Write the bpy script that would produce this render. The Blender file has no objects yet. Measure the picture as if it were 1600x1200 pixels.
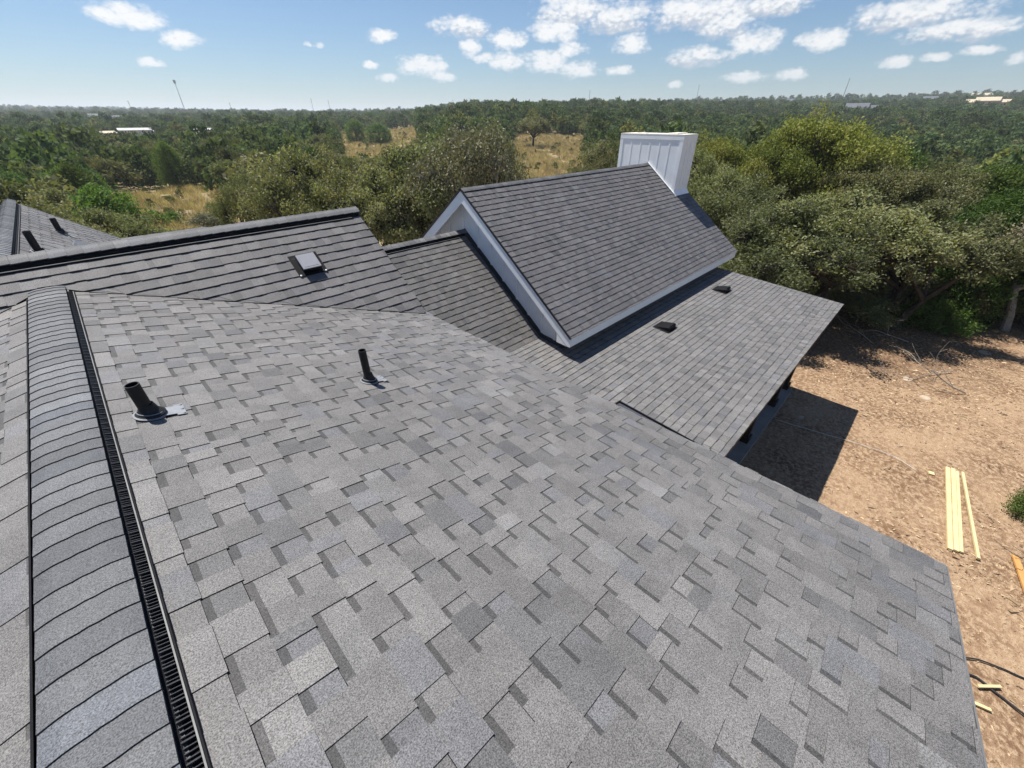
import bpy, math, random
import numpy as np
from mathutils import Vector, Matrix
R = math.radians
rng = np.random.default_rng(7)
random.seed(7)
SC = bpy.context.scene
COL = SC.collection
# ------------------------------------------------------------------ camera
CAMZ = 7.82
cam_d = bpy.data.cameras.new('camera')
cam = bpy.data.objects.new('camera', cam_d); COL.objects.link(cam)
cam_d.sensor_width = 36.0; cam_d.lens = 629.2625/1600*36
cam_d.clip_start = 0.05; cam_d.clip_end = 40000
CR = ((0.70357112, -0.39316885, 0.59195096), (-0.710624, -0.38797466, 0.58693202), (-0.00110141, -0.83360297, -0.55236299))
cam.matrix_world = Matrix(((CR[0][0], -CR[0][1], -CR[0][2], 0), (CR[1][0], -CR[1][1], -CR[1][2], 0),
                           (CR[2][0], -CR[2][1], -CR[2][2], CAMZ), (0, 0, 0, 1)))
SC.camera = cam
# ------------------------------------------------------------------ light
SUN = Vector((-0.10, 0.485, 1.0)).normalized()
SUN_EL = math.asin(SUN.z); SUN_AZ = math.atan2(SUN.x, SUN.y)
SUN_STRENGTH, SKY_STRENGTH, EXPOSURE = 4.6, 0.054, 0.77
sun_d = bpy.data.lights.new('sun', 'SUN'); sun_d.energy = SUN_STRENGTH; sun_d.angle = R(0.53); sun_d.color = (1.0, 0.955, 0.89)
sun = bpy.data.objects.new('sun', sun_d); COL.objects.link(sun)
sun.rotation_euler = SUN.to_track_quat('Z', 'Y').to_euler()
SC.view_settings.view_transform = 'Standard'; SC.view_settings.look = 'None'
SC.view_settings.exposure = EXPOSURE; SC.view_settings.gamma = 1.0; SC.view_settings.use_curve_mapping = False
cy = SC.cycles
cy.use_denoising = True
cy.max_bounces = 6; cy.diffuse_bounces = 3; cy.glossy_bounces = 2; cy.transmission_bounces = 3; cy.volume_bounces = 1
cy.transparent_max_bounces = 6; cy.sample_clamp_indirect = 6.0; cy.use_adaptive_sampling = True; cy.adaptive_threshold = 0.015
cy.caustics_reflective = False; cy.caustics_refractive = False

class NT:
    """tiny node helper"""
    def __init__(s, tree): s.t = tree; s.L = tree.links
    def n(s, kind, ins=None, **props):
        nd = s.t.nodes.new(kind)
        for k, v in props.items(): setattr(nd, k, v)
        for k, v in (ins or {}).items():
            sock = nd.inputs[k]
            if hasattr(v, 'node'): s.L.new(v, sock)
            else: sock.default_value = v
        return nd
    def math(s, op, a, b=0.0, clamp=False):
        return s.n('ShaderNodeMath', {0: a, 1: b}, operation=op, use_clamp=clamp).outputs[0]
    def mix(s, fac, a, b, blend='MIX'):
        nd = s.n('ShaderNodeMix', data_type='RGBA', blend_type=blend)
        for i, v in ((0, fac), (6, a), (7, b)):
            if hasattr(v, 'node'): s.L.new(v, nd.inputs[i])
            else: nd.inputs[i].default_value = v if i == 0 else (tuple(v)+(1,))[:4]
        return nd.outputs[2]
    def ramp(s, fac, lo, hi, a=0.0, b=1.0, smooth=True):
        return s.n('ShaderNodeMapRange', {0: fac, 1: lo, 2: hi, 3: a, 4: b}, interpolation_type='SMOOTHSTEP' if smooth else 'LINEAR').outputs[0]
    def noise(s, vec, scale, detail=2.0, rough=0.5, out=0):
        return s.n('ShaderNodeTexNoise', {'Vector': vec, 'Scale': scale, 'Detail': detail, 'Roughness': rough}).outputs[out]

# sky with the fair-weather cumulus of the day
world = bpy.data.worlds.new('World'); SC.world = world; world.use_nodes = True
wt = world.node_tree; wt.nodes.clear(); W = NT(wt)
sky = W.n('ShaderNodeTexSky', sky_type='NISHITA', sun_disc=False, sun_elevation=SUN_EL, sun_rotation=SUN_AZ % (2*math.pi),
          altitude=250.0, air_density=1.15, dust_density=0.25, ozone_density=2.2)
tc = W.n('ShaderNodeTexCoord').outputs['Generated']
sep = W.n('ShaderNodeSeparateXYZ', {0: tc})
az = W.math('MULTIPLY', W.math('ARCTAN2', sep.outputs[0], sep.outputs[1]), 180/math.pi)
el = W.math('MULTIPLY', W.math('ARCSINE', sep.outputs[2]), 180/math.pi)
ae = W.n('ShaderNodeCombineXYZ', {0: az, 1: el, 2: 0.0}).outputs[0]
CLOUDS = [(9.8, 7.2, 2.3, 0.8), (8.5, 7.3, 1.1, 0.5), (12.9, 6.0, 1.6, 0.6), (10.1, 4.2, 0.9, 0.3), (31.3, 7.1, 1.4, 0.5), (24.1, 6.2, 0.4, 0.2), (25.1, 6.2, 0.4, 0.2), (39.8, 8.0, 2.7, 0.8), (40.7, 6.3, 1.1, 0.7), (44.9, 7.0, 2.0, 0.7), (44.6, 5.1, 1.8, 0.7), (35.4, 4.7, 2.5, 0.8), (31.4, 3.6, 1.0, 0.4), (29.8, 4.7, 0.7, 0.3), (37.4, 3.8, 1.3, 0.4), (52.0, 9.2, 4.0, 1.3), (50.1, 7.7, 2.3, 0.9), (56.4, 8.6, 3.3, 1.1), (58.0, 6.5, 1.7, 0.7), (52.8, 4.4, 1.8, 0.7), (57.2, 4.3, 1.2, 0.4), (48.9, 5.2, 2.1, 0.9), (51.7, 6.2, 1.7, 0.6), (64.2, 8.6, 5.1, 1.2), (70.5, 8.8, 3.3, 0.8), (70.2, 6.2, 2.2, 0.9), (65.1, 5.2, 3.1, 0.7), (63.3, 2.9, 0.7, 0.3), (70.1, 3.4, 1.8, 0.4), (75.8, 6.0, 1.8, 0.7), (82.0, 7.2, 4.1, 0.9), (85.5, 5.9, 3.4, 0.7), (82.0, 4.1, 1.3, 0.4), (87.2, 4.5, 1.2, 0.3), (74.3, 3.5, 1.2, 0.5), (89.7, 3.8, 0.5, 0.4), (67.2, 7.6, 2.4, 1.1), (42.1, 5.5, 1.0, 0.4), (84.8, 4.2, 0.9, 0.3)]
for k in range(22):   # the same kind of clouds all round the sky
    a = random.uniform(100, 350); e = 3+random.random()**1.6*16; w = random.uniform(1.4, 5.0)*(0.5+e/14)
    CLOUDS.append((a if a < 180 else a-360, e, w, w*random.uniform(.25, .36)))
warp = W.n('ShaderNodeVectorMath', {0: W.n('ShaderNodeTexNoise', {'Vector': ae, 'Scale': 0.7, 'Detail': 4.0, 'Roughness': 0.55}).outputs[1], 1: (.5, .5, .5)}, operation='SUBTRACT').outputs[0]
wv = W.n('ShaderNodeVectorMath', {0: warp, 1: (1.3, 0.6, 0.0)}, operation='MULTIPLY').outputs[0]
aew = W.n('ShaderNodeVectorMath', {0: ae, 1: wv}, operation='ADD').outputs[0]
field = None; BIG = []; hgt = 0.12
for (a, e, w, h) in CLOUDS:
    d = W.n('ShaderNodeVectorMath', {0: aew, 1: (a, e, 0)}, operation='SUBTRACT').outputs[0]
    d = W.n('ShaderNodeVectorMath', {0: d, 1: (1/(w*1.12), 1/(h*1.15), 0)}, operation='MULTIPLY').outputs[0]
    big = w*h > 2.1 and len(BIG) < 15
    if big: BIG.append(w); dy = W.n('ShaderNodeSeparateXYZ', {0: d}).outputs[1]
    else: dy = 0.35
    d = W.n('ShaderNodeVectorMath', {0: d, 1: d}, operation='DOT_PRODUCT').outputs['Value']
    g = W.n('ShaderNodeMath', {0: 1.15, 1: d}, operation='SUBTRACT').outputs[0]
    if field is None: field, hgt = g, dy
    else:
        sel = W.ramp(W.math('SUBTRACT', g, field), -.25, .25)
        hgt = W.n('ShaderNodeMix', {0: sel, 2: hgt, 3: dy}, data_type='FLOAT').outputs[0]
        field = W.n('ShaderNodeMath', {0: field, 1: g, 2: 0.25}, operation='SMOOTH_MAX').outputs[0]
sv = W.n('ShaderNodeVectorMath', {0: ae, 1: (1.0, 1.7, 1.0)}, operation='MULTIPLY').outputs[0]
def puff(vec, sc): return W.n('ShaderNodeTexVoronoi', {'Vector': vec, 'Scale': sc, 'Smoothness': 0.45}, feature='SMOOTH_F1', voronoi_dimensions='2D').outputs['Distance']
svw = W.n('ShaderNodeVectorMath', {0: sv, 1: W.n('ShaderNodeVectorMath', {0: warp, 1: (.9, .9, 0)}, operation='MULTIPLY').outputs[0]}, operation='ADD').outputs[0]
p1 = puff(svw, 0.55); p2 = puff(svw, 1.5); n1 = W.noise(sv, 2.2, 5.0, 0.55); n2 = W.noise(sv, 0.35, 2.0, 0.5)
dens = W.math('ADD', field, W.math('MULTIPLY', W.math('SUBTRACT', 0.42, p1), 1.05))
dens = W.math('ADD', dens, W.math('MULTIPLY', W.math('SUBTRACT', 0.40, p2), 0.5))
dens = W.math('ADD', dens, W.math('MULTIPLY', W.math('SUBTRACT', n1, 0.5), 1.35))
dens = W.math('ADD', dens, W.math('MULTIPLY', W.math('SUBTRACT', n2, 0.5), 0.9))
alpha = W.math('MULTIPLY', W.ramp(dens, -0.35, 1.25), W.ramp(el, 1.0, 6.0, 0.6, 0.96))
# the side away from the sun and the flat bases are greyer
lit = W.ramp(W.math('ADD', hgt, W.math('ADD', W.math('MULTIPLY', W.math('SUBTRACT', n1, .5), 1.6), W.math('MULTIPLY', W.math('SUBTRACT', .42, p2), .8))), -0.75, 0.25)
cloud = W.mix(lit, (6.7, 7.2, 8.0), (11.0, 11.0, 10.9))
skyc = W.mix(1.0, sky.outputs[0], (0.75, 0.905, 1.10), 'MULTIPLY')
out_c = W.mix(alpha, skyc, cloud)
bg = W.n('ShaderNodeBackground', {'Color': out_c, 'Strength': SKY_STRENGTH})
wo = W.n('ShaderNodeOutputWorld'); wt.links.new(bg.outputs[0], wo.inputs[0])
world.cycles.sampling_method = 'MANUAL'; world.cycles.sample_map_resolution = 1024

# ------------------------------------------------------------------ materials
def mat(name):
    m = bpy.data.materials.new(name); m.use_nodes = True; m.node_tree.nodes.clear()
    return m, NT(m.node_tree)
def finish(m, T, color, rough=0.8, spec=0.3, bump=None, bstr=0.3, bdist=0.01, metal=0.0):
    p = T.n('ShaderNodeBsdfPrincipled', {'Roughness': rough, 'Specular IOR Level': spec, 'Metallic': metal})
    if hasattr(color, 'node'): T.L.new(color, p.inputs['Base Color'])
    else: p.inputs['Base Color'].default_value = tuple(color)+(1,)
    if bump is not None:
        b = T.n('ShaderNodeBump', {'Height': bump, 'Strength': bstr, 'Distance': bdist}); T.L.new(b.outputs[0], p.inputs['Normal'])
    o = T.n('ShaderNodeOutputMaterial'); T.L.new(p.outputs[0], o.inputs[0])
    return m
def pos(T): return T.n('ShaderNodeNewGeometry').outputs['Position']
def plain(name, c, rough=0.7, spec=0.3, var=0.12, scale=6.0, metal=0.0, bstr=0.15):
    m, T = mat(name); P = pos(T); n = T.noise(P, scale, 5.0, 0.6)
    f = T.ramp(n, 0.25, 0.75, 1-var, 1+var)
    c2 = T.mix(1.0, c, T.n('ShaderNodeCombineColor', {0: f, 1: f, 2: f}).outputs[0], 'MULTIPLY')
    return finish(m, T, c2, rough, spec, T.noise(P, scale*12, 3.0), bstr, 0.004, metal)
def mat_shingle():
    m, T = mat('asphalt_shingle'); P = pos(T)
    col = T.n('ShaderNodeAttribute', attribute_name='col', attribute_type='GEOMETRY').outputs['Color']
    g1 = T.noise(P, 210.0, 2.0, 0.6); g2 = T.noise(P, 520.0, 1.0, 0.5); w = T.noise(P, 7.0, 4.0, 0.6); big = T.noise(P, 0.9, 3.0, 0.5)
    f = T.math('ADD', T.math('MULTIPLY', T.ramp(g1, 0.32, 0.70, 0.0, 1.0, False), 1.0), T.math('MULTIPLY', g2, 0.45))
    f = T.ramp(f, 0.1, 1.25, 0.22, 1.78, False)
    f = T.math('MULTIPLY', f, T.ramp(w, 0.25, 0.75, 0.90, 1.10)); f = T.math('MULTIPLY', f, T.ramp(big, 0.3, 0.7, 0.94, 1.06))
    c = T.mix(1.0, col, T.n('ShaderNodeCombineColor', {0: f, 1: f, 2: f}).outputs[0], 'MULTIPLY')
    return finish(m, T, c, 0.68, 0.40, g1, 0.7, 0.002)
M = {}
M['shingle'] = mat_shingle()
M['white'] = plain('white_painted_siding', (.84, .855, .86), .45, .4, .035, 3.0)
M['cream'] = plain('cream_trim', (.78, .74, .64), .55, .3, .05, 3.0)
M['soffit'] = plain('white_soffit', (.82, .83, .835), .6, .3, .04, 3.0)
M['black'] = plain('black_plastic', (.008, .008, .010), .7, .15, .2, 20.0)
M['pipe'] = plain('black_abs_pipe', (.007, .007, .009), .5, .35, .2, 30.0)
M['rubber'] = plain('black_rubber', (.016, .016, .018), .6, .3, .2, 30.0)
M['drip'] = plain('black_drip_edge', (.012, .012, .014), .4, .5, .2, 8.0)
M['drip_grey'] = plain('grey_drip_edge', (.14, .14, .14), .45, .5, .1, 8.0)
M['galv'] = plain('galvanised_metal', (.22, .232, .25), .62, .4, .2, 14.0, metal=.2)
M['venttop'] = plain('grey_vent_cover', (.30, .30, .32), .28, .6, .06, 9.0)
M['flange'] = plain('pale_vent_flange', (.20, .20, .19), .6, .3, .15, 12.0)
M['louver'] = plain('dark_louver_plastic', (.035, .035, .036), .35, .5, .2, 20.0)
M['concrete'] = plain('porch_concrete', (.22, .21, .195), .85, .2, .12, 2.5, bstr=.3)
M['post'] = plain('dark_stained_post', (.022, .018, .015), .6, .3, .25, 9.0)
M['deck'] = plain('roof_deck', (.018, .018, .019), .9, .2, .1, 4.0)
M['pine'] = plain('yellow_pine_board', (.62, .50, .27), .6, .3, .10, 4.0)
M['cedar'] = plain('orange_cedar_board', (.52, .27, .09), .65, .3, .12, 5.0)
M['cable'] = plain('black_cable', (.02, .02, .022), .5, .4, .1, 20.0)
M['rope'] = plain('pale_rope', (.5, .5, .48), .8, .2, .1, 20.0)
M['bark'] = plain('dark_bark', (.058, .050, .042), .95, .15, .35, 9.0, bstr=.8)
M['deadwood'] = plain('grey_deadwood', (.26, .235, .20), .9, .2, .2, 9.0, bstr=.5)
M['lime'] = plain('pale_limestone', (.40, .33, .25), .95, .1, .25, 5.0, bstr=.8)
M['roofgrey'] = plain('far_grey_roof', (.11, .115, .13), .7, .3, .08, .3)
M['roofpale'] = plain('far_pale_roof', (.42, .42, .41), .6, .3, .1, .6)
M['rooftan'] = plain('far_tan_roof', (.50, .42, .30), .7, .3, .08, .3)
M['wallfar'] = plain('far_pale_wall', (.66, .63, .58), .8, .2, .06, .3)
M['wallwhite'] = plain('far_white_wall', (.80, .80, .78), .7, .2, .04, .3)
M['glassfar'] = plain('far_window_glass', (.04, .05, .06), .15, .5, .1, 2.0)
M['steel'] = plain('grey_tower_steel', (.22, .23, .25), .6, .4, .1, .5)

def mat_leaf(name, c, c2, trans, rough=.42, spec=.45):
    m, T = mat(name)
    tone = T.n('ShaderNodeAttribute', attribute_name='tone', attribute_type='GEOMETRY').outputs['Fac']
    rnd = T.n('ShaderNodeObjectInfo').outputs['Random']
    col = T.mix(tone, c, c2)
    h = T.n('ShaderNodeHueSaturation', {'Hue': T.ramp(rnd, 0, 1, .470, .516, False), 'Saturation': T.ramp(tone, 0, 1, 1.05, .9, False),
            'Value': T.ramp(T.math('FRACT', T.math('MULTIPLY', rnd, 7.31)), 0, 1,   .62, 1.36, False), 'Color': col}).outputs[0]
    p = T.n('ShaderNodeBsdfPrincipled', {'Base Color': h, 'Roughness': rough, 'Specular IOR Level': spec})
    tr = T.n('ShaderNodeBsdfTranslucent', {'Color': T.mix(1.0, h, (1.25, 1.25, .6), 'MULTIPLY')})
    mx = T.n('ShaderNodeMixShader', {0: trans, 1: p.outputs[0], 2: tr.outputs[0]})
    o = T.n('ShaderNodeOutputMaterial'); T.L.new(mx.outputs[0], o.inputs[0])
    return m
M['leaf_oak'] = mat_leaf('live_oak_leaf', (.088, .108, .042), (.245, .248, .125), .34, .55, .18)
M['leaf_juniper'] = mat_leaf('juniper_foliage', (.055, .105, .024), (.120, .185, .042), .34, .7, .1)
M['leaf_yellow'] = mat_leaf('yellow_green_leaf', (.11, .138, .034), (.235, .245, .065), .36, .65, .12)
M['leaf_sage'] = mat_leaf('sage_shrub_leaf', (.12, .125, .065), (.27, .25, .15), .2, .6, .3)
M['leaf_brown'] = mat_leaf('brown_scrub_leaf', (.10, .075, .045), (.20, .155, .09), .2, .7, .2)
M['leaf_far_oak'] = mat_leaf('far_oak_leaf', (.078, .100, .043), (.215, .220, .105), .34, .7, .1)
M['leaf_far_juniper'] = mat_leaf('far_juniper_leaf', (.044, .076, .029), (.110, .150, .054), .32, .8, .1)

def mat_ground():
    m, T = mat('hill_country_ground'); P = pos(T)
    sp = T.n('ShaderNodeSeparateXYZ', {0: P}); X, Y = sp.outputs[0], sp.outputs[1]
    wob = T.math('MULTIPLY', T.math('SUBTRACT', T.noise(P, .35, 4.0, .6), .5), 9.0)
    wob2 = T.math('MULTIPLY', T.math('SUBTRACT', T.noise(P, .05, 3.0, .6), .5), 60.0)
    # bare yard round the building site
    dx = T.math('DIVIDE', T.math('SUBTRACT', X, 10.0), 21.0); dy = T.math('DIVIDE', T.math('SUBTRACT', Y, -2.0), 17.0)
    rr = T.math('ADD', T.math('MULTIPLY', T.math('SQRT', T.math('ADD', T.math('MULTIPLY', dx, dx), T.math('MULTIPLY', dy, dy))), 18.0), wob)
    yard = T.ramp(rr, 16.0, 20.0, 1.0, 0.0)
    n1 = T.noise(P, .6, 6.0, .65); n2 = T.noise(P, 9.0, 5.0, .7); n3 = T.noise(P, 45.0, 3.0, .6); n4 = T.noise(P, 2.1, 5.0, .6)
    dirt = T.mix(T.ramp(n1, .34, .66), (.165, .098, .055), (.345, .232, .142))
    dirt = T.mix(T.ramp(n2, .42, .62), dirt, (.395, .282, .180))
    dirt = T.mix(T.ramp(n3, .56, .72), dirt, (.105, .058, .030))
    dirt = T.mix(T.math('MULTIPLY', T.ramp(n4, .56, .70), .55), dirt, (.18, .10, .055))
    far = T.mix(T.ramp(T.noise(P, .11, 5.0, .65), .36, .62), (.13, .115, .055), (.34, .265, .155))
    far = T.mix(T.ramp(n2, .3, .75), far, (.26, .205, .11))
    far = T.mix(T.math('MULTIPLY', T.ramp(T.noise(P, .5, 5.0, .7), .52, .66), .8), far, (.20, .13, .075))
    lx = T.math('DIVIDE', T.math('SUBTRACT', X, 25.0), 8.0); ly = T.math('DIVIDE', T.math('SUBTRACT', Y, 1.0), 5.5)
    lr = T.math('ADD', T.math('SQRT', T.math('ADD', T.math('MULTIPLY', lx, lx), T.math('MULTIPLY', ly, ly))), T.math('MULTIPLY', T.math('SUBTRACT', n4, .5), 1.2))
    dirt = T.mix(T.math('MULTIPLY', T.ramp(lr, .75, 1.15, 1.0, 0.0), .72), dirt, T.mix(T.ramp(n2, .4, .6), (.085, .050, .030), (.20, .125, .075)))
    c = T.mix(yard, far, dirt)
    h = T.math('ADD', T.math('MULTIPLY', n2, .6), T.math('MULTIPLY', n3, .35))
    return finish(m, T, c, .95, .12, h, .8, .06)
M['ground'] = mat_ground()
def mat_chip():
    m, T = mat('wood_chip')
    tone = T.n('ShaderNodeAttribute', attribute_name='tone', attribute_type='GEOMETRY').outputs['Fac']
    c = T.mix(tone, (.10, .055, .028), (.60, .45, .28))
    return finish(m, T, c, .85, .2)
M['chip'] = mat_chip()

# ------------------------------------------------------------------ mesh helpers
def link(name, me, parent=None, label=None, cat=None, group=None, kind=None, loc=None):
    o = bpy.data.objects.new(name, me); COL.objects.link(o)
    if loc is not None: o.location = loc
    if parent is not None:
        o.parent = parent
        pw = parent.get('_w')
        if loc is None and me is not None: o.matrix_parent_inverse = Matrix.Translation(-Vector(WORLD.get(parent.name, (0, 0, 0))))
    if label: o['label'] = label
    if cat: o['category'] = cat
    if group: o['group'] = group
    if kind: o['kind'] = kind
    return o
WORLD = {}
def empty(name, loc, label=None, cat=None, group=None):
    o = bpy.data.objects.new(name, None); COL.objects.link(o); o.location = loc; o.empty_display_size = .3
    WORLD[o.name] = tuple(loc)
    if label: o['label'] = label
    if cat: o['category'] = cat
    if group: o['group'] = group
    return o
class MB:
    """collects polygons in world coordinates; build() makes ONE mesh object"""
    def __init__(s): s.v = []; s.f = []; s.c = []; s.smooth = False
    def poly(s, pts, c=None):
        i = len(s.v); s.v += [tuple(p) for p in pts]; s.f.append(tuple(range(i, i+len(pts)))); s.c.append(c)
    def hexa(s, b, t, c=None, bottom=True):
        """b, t: four points each (same winding, counter-clockwise seen from the top)"""
        i = len(s.v); s.v += [tuple(p) for p in list(b)+list(t)]
        fs = [(4, 5, 6, 7), (0, 1, 5, 4), (1, 2, 6, 5), (2, 3, 7, 6), (3, 0, 4, 7)]
        if bottom: fs.append((3, 2, 1, 0))
        for f in fs: s.f.append(tuple(i+k for k in f)); s.c.append(c)
    def box(s, lo, hi, c=None):
        (a, b, d), (e, f, g) = lo, hi
        s.hexa([(a, b, d), (e, b, d), (e, f, d), (a, f, d)], [(a, b, g), (e, b, g), (e, f, g), (a, f, g)], c)
    def prism(s, pts, vec, c=None):
        """pts a planar polygon, extruded along vec"""
        i = len(s.v); n = len(pts); q = [tuple(Vector(p)+Vector(vec)) for p in pts]
        s.v += [tuple(p) for p in pts]+q
        s.f.append(tuple(i+n-1-k for k in range(n))); s.f.append(tuple(i+n+k for k in range(n))); s.c += [c, c]
        for k in range(n):
            s.f.append((i+k, i+(k+1) % n, i+n+(k+1) % n, i+n+k)); s.c.append(c)
    def beam(s, a, b, w, h, up=(0, 0, 1), c=None):
        a, b = Vector(a), Vector(b); d = (b-a).normalized(); sd = d.cross(Vector(up)).normalized(); u = sd.cross(d)
        k = [a-sd*w/2-u*h/2, a+sd*w/2-u*h/2, a+sd*w/2+u*h/2, a-sd*w/2+u*h/2]
        s.prism(k, b-a, c)
    def tube(s, pts, rad, n=6, c=None, cap=True):
        pts = [Vector(p) for p in pts]; i = len(s.v); m = len(pts)
        for k, p in enumerate(pts):
            d = (pts[min(k+1, m-1)]-pts[max(k-1, 0)]).normalized()
            a = d.orthogonal().normalized() if abs(d.z) < .9 else Vector((1, 0, 0)); a = (a-d*a.dot(d)).normalized(); b = d.cross(a)
            r = rad[k] if hasattr(rad, '__len__') else rad
            for j in range(n):
                t = 2*math.pi*j/n; s.v.append(tuple(p+a*(r*math.cos(t))+b*(r*math.sin(t))))
        for k in range(m-1):
            for j in range(n):
                s.f.append((i+k*n+j, i+k*n+(j+1) % n, i+(k+1)*n+(j+1) % n, i+(k+1)*n+j)); s.c.append(c)
        if cap:
            s.f.append(tuple(i+n-1-j for j in range(n))); s.f.append(tuple(i+(m-1)*n+j for j in range(n))); s.c += [c, c]
    def lathe(s, prof, base, ax, n=24, c=None):
        """prof list of (r, h) along axis ax from base"""
        ax = Vector(ax).normalized(); a = ax.orthogonal().normalized(); b = ax.cross(a); base = Vector(base); i = len(s.v)
        for (r, h) in prof:
            for j in range(n):
                t = 2*math.pi*j/n; s.v.append(tuple(base+ax*h+a*(r*math.cos(t))+b*(r*math.sin(t))))
        for k in range(len(prof)-1):
            for j in range(n):
                s.f.append((i+k*n+j, i+k*n+(j+1) % n, i+(k+1)*n+(j+1) % n, i+(k+1)*n+j)); s.c.append(c)
    def mesh(s, name, m):
        me = bpy.data.meshes.new(name); me.from_pydata(s.v, [], s.f)
        if any(x is not None for x in s.c):
            at = me.attributes.new('col', 'FLOAT_COLOR', 'FACE')
            at.data.foreach_set('color', np.array([tuple(x or (.1, .1, .1))+(1.0,) for x in s.c], 'f').ravel())
        me.materials.append(M[m] if isinstance(m, str) else m)
        if s.smooth: me.polygons.foreach_set('use_smooth', [True]*len(me.polygons))
        return me
    def build(s, name, m, parent=None, **k):
        return link(name, s.mesh(name, m), parent, **k)
def np_mesh(name, V, F4, m, tone=None, smooth=False):
    me = bpy.data.meshes.new(name); nf, k = F4.shape
    me.vertices.add(len(V)); me.vertices.foreach_set('co', np.ascontiguousarray(V, 'f').ravel())
    me.loops.add(nf*k); me.loops.foreach_set('vertex_index', np.ascontiguousarray(F4, 'i').ravel())
    me.polygons.add(nf); me.polygons.foreach_set('loop_start', np.arange(0, nf*k, k, dtype='i')); me.polygons.foreach_set('loop_total', np.full(nf, k, 'i'))
    if tone is not None:
        at = me.attributes.new('tone', 'FLOAT', 'FACE'); at.data.foreach_set('value', np.ascontiguousarray(tone, 'f'))
    me.update(calc_edges=True); me.validate()
    me.materials.append(M[m])
    if smooth: me.polygons.foreach_set('use_smooth', [True]*nf)
    return me
CRn = np.array(CR)
def project(P):
    P = np.atleast_2d(P)-np.array([0, 0, CAMZ]); c = P@CRn
    z = np.where(c[:, 2] > .05, c[:, 2], np.nan)
    return np.stack([800+629.2625*c[:, 0]/z, 600+629.2625*c[:, 1]/z], 1)

# ------------------------------------------------------------------ terrain
KR = np.array([0, 30, 60, 100, 160, 250, 400, 700, 1200, 2500, 5000, 12000.])
KA = np.array([-180, -40, 0, 25, 45, 55, 70, 82, 92, 110, 180.])
KH = np.array([
    [0, 0, -1, -2, -2, -2, -1, 2, 8, 30, 55, 60],
    [0, 0, -1, -2, -2, -2, -1, 2, 8, 30, 55, 60],
    [0, 0, -1, -2, -2, -2, -1, 4, 10, 28, 52, 60],
    [0, 0, -1, -1.2, -1, .5, 2.5, 5, 9, 24, 48, 60],
    [0, 0, -1, -1, -.5, 4.5, 10.5, 16, 23, 32, 50, 60],
    [0, 0, -1, -1.2, -.3, 4, 11.5, 17, 25, 36, 52, 60],
    [0, 0, -1.2, -3, -3, 0, 7, 17, 29, 40, 56, 60],
    [0, 0, -1.2, -4, -4.5, -2, 4, 15, 30, 42, 60, 65],
    [0, 0, -1, -4, -5, -3, 3, 15, 33, 46, 65, 70],
    [0, 0, -1, -4, -5, -3, 3, 15, 33, 46, 65, 70],
    [0, 0, -1, -2, -2, -2, -1, 2, 8, 30, 55, 60.]])
def terrain(x, y):
    x = np.asarray(x, float); y = np.asarray(y, float)
    r = np.clip(np.hypot(x, y), 0, 11999); a = np.degrees(np.arctan2(x, y))
    def interp(K, v):
        i = np.clip(np.searchsorted(K, v, 'right')-1, 0, len(K)-2); t = (v-K[i])/(K[i+1]-K[i]); return i, t*t*(3-2*t)
    i, t = interp(KA, a); j, u = interp(KR, r)
    h = (KH[i, j]*(1-u)+KH[i, j+1]*u)*(1-t)+(KH[i+1, j]*(1-u)+KH[i+1, j+1]*u)*t
    w = np.clip((r-60)/200, 0, 1)
    h = h+w*(1.2*np.sin(x*.021+1.3)*np.cos(y*.017+.4)+.8*np.sin(x*.043-y*.031))+np.clip((r-900)/2500, 0, 1)*(7*np.sin(x*.0021+y*.0013)+6*np.sin(x*.0009-y*.0027+2))
    return h
rs = np.concatenate([np.linspace(0, 40, 41)[1:], np.geomspace(42, 11900, 90)]); th = np.linspace(0, 2*np.pi, 241)[:-1]
gv = [(0., 0., 0.)]
RRg, TT = np.meshgrid(rs, th, indexing='ij'); gx, gy = RRg*np.sin(TT), RRg*np.cos(TT); gz = terrain(gx, gy)
gz = gz+np.where(RRg < 40, .03*np.sin(gx*2.3+gy)*np.sin(gy*1.7-gx*.6), 0)-.004
V = np.concatenate([np.zeros((1, 3)), np.stack([gx, gy, gz], -1).reshape(-1, 3)]); nt = len(th)
F = []
for i in range(len(rs)-1):
    for j in range(nt):
        a = 1+i*nt+j; b = 1+i*nt+(j+1) % nt; F.append((a, a+nt, b+nt, b))
me = bpy.data.meshes.new('ground'); me.from_pydata([tuple(v) for v in V], [], F+[(0, 1+j, 1+(j+1) % nt) for j in range(nt)])
me.materials.append(M['ground']); me.polygons.foreach_set('use_smooth', [True]*len(me.polygons))
link('ground', me, kind='structure')

# ------------------------------------------------------------------ the house: measured planes
ZR = lambda d: CAMZ-d
xr, zr, sA, xe, yr = -.5481, ZR(1.5192), .2731, 3.1995, -.9655
yB, zB, sB, xB = 6.7754, ZR(1.2444), .7396, 3.2037
yC, zC, sC, yb, sP, ye, xRp, xW = 8.0856, ZR(2.3158), .7391, 5.446, .0701, .9336, 14.7324, 6.52
yD, zD, sD, yeD, xL, xR = 7.7432, ZR(1.316), .7568, 4.4084, 6.1889, 15.4253
xE, zE, sE, yE1 = -1.02, ZR(1.6), .72, 15.48
zb = zC-sC*(yC-yb)
fA = lambda x: zr-sA*abs(x-xr)
fB = lambda y: zB-sB*abs(yB-y)
fC = lambda y: zC-sC*abs(yC-y) if y > yb else zb-sP*(yb-y)
fD = lambda y: zD-sD*abs(yD-y)
EXPO = .143
house = empty('house', (4.0, 4.0, 0.0), 'sprawling white house with grey shingle roofs of several pitches, under construction', 'house')
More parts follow.
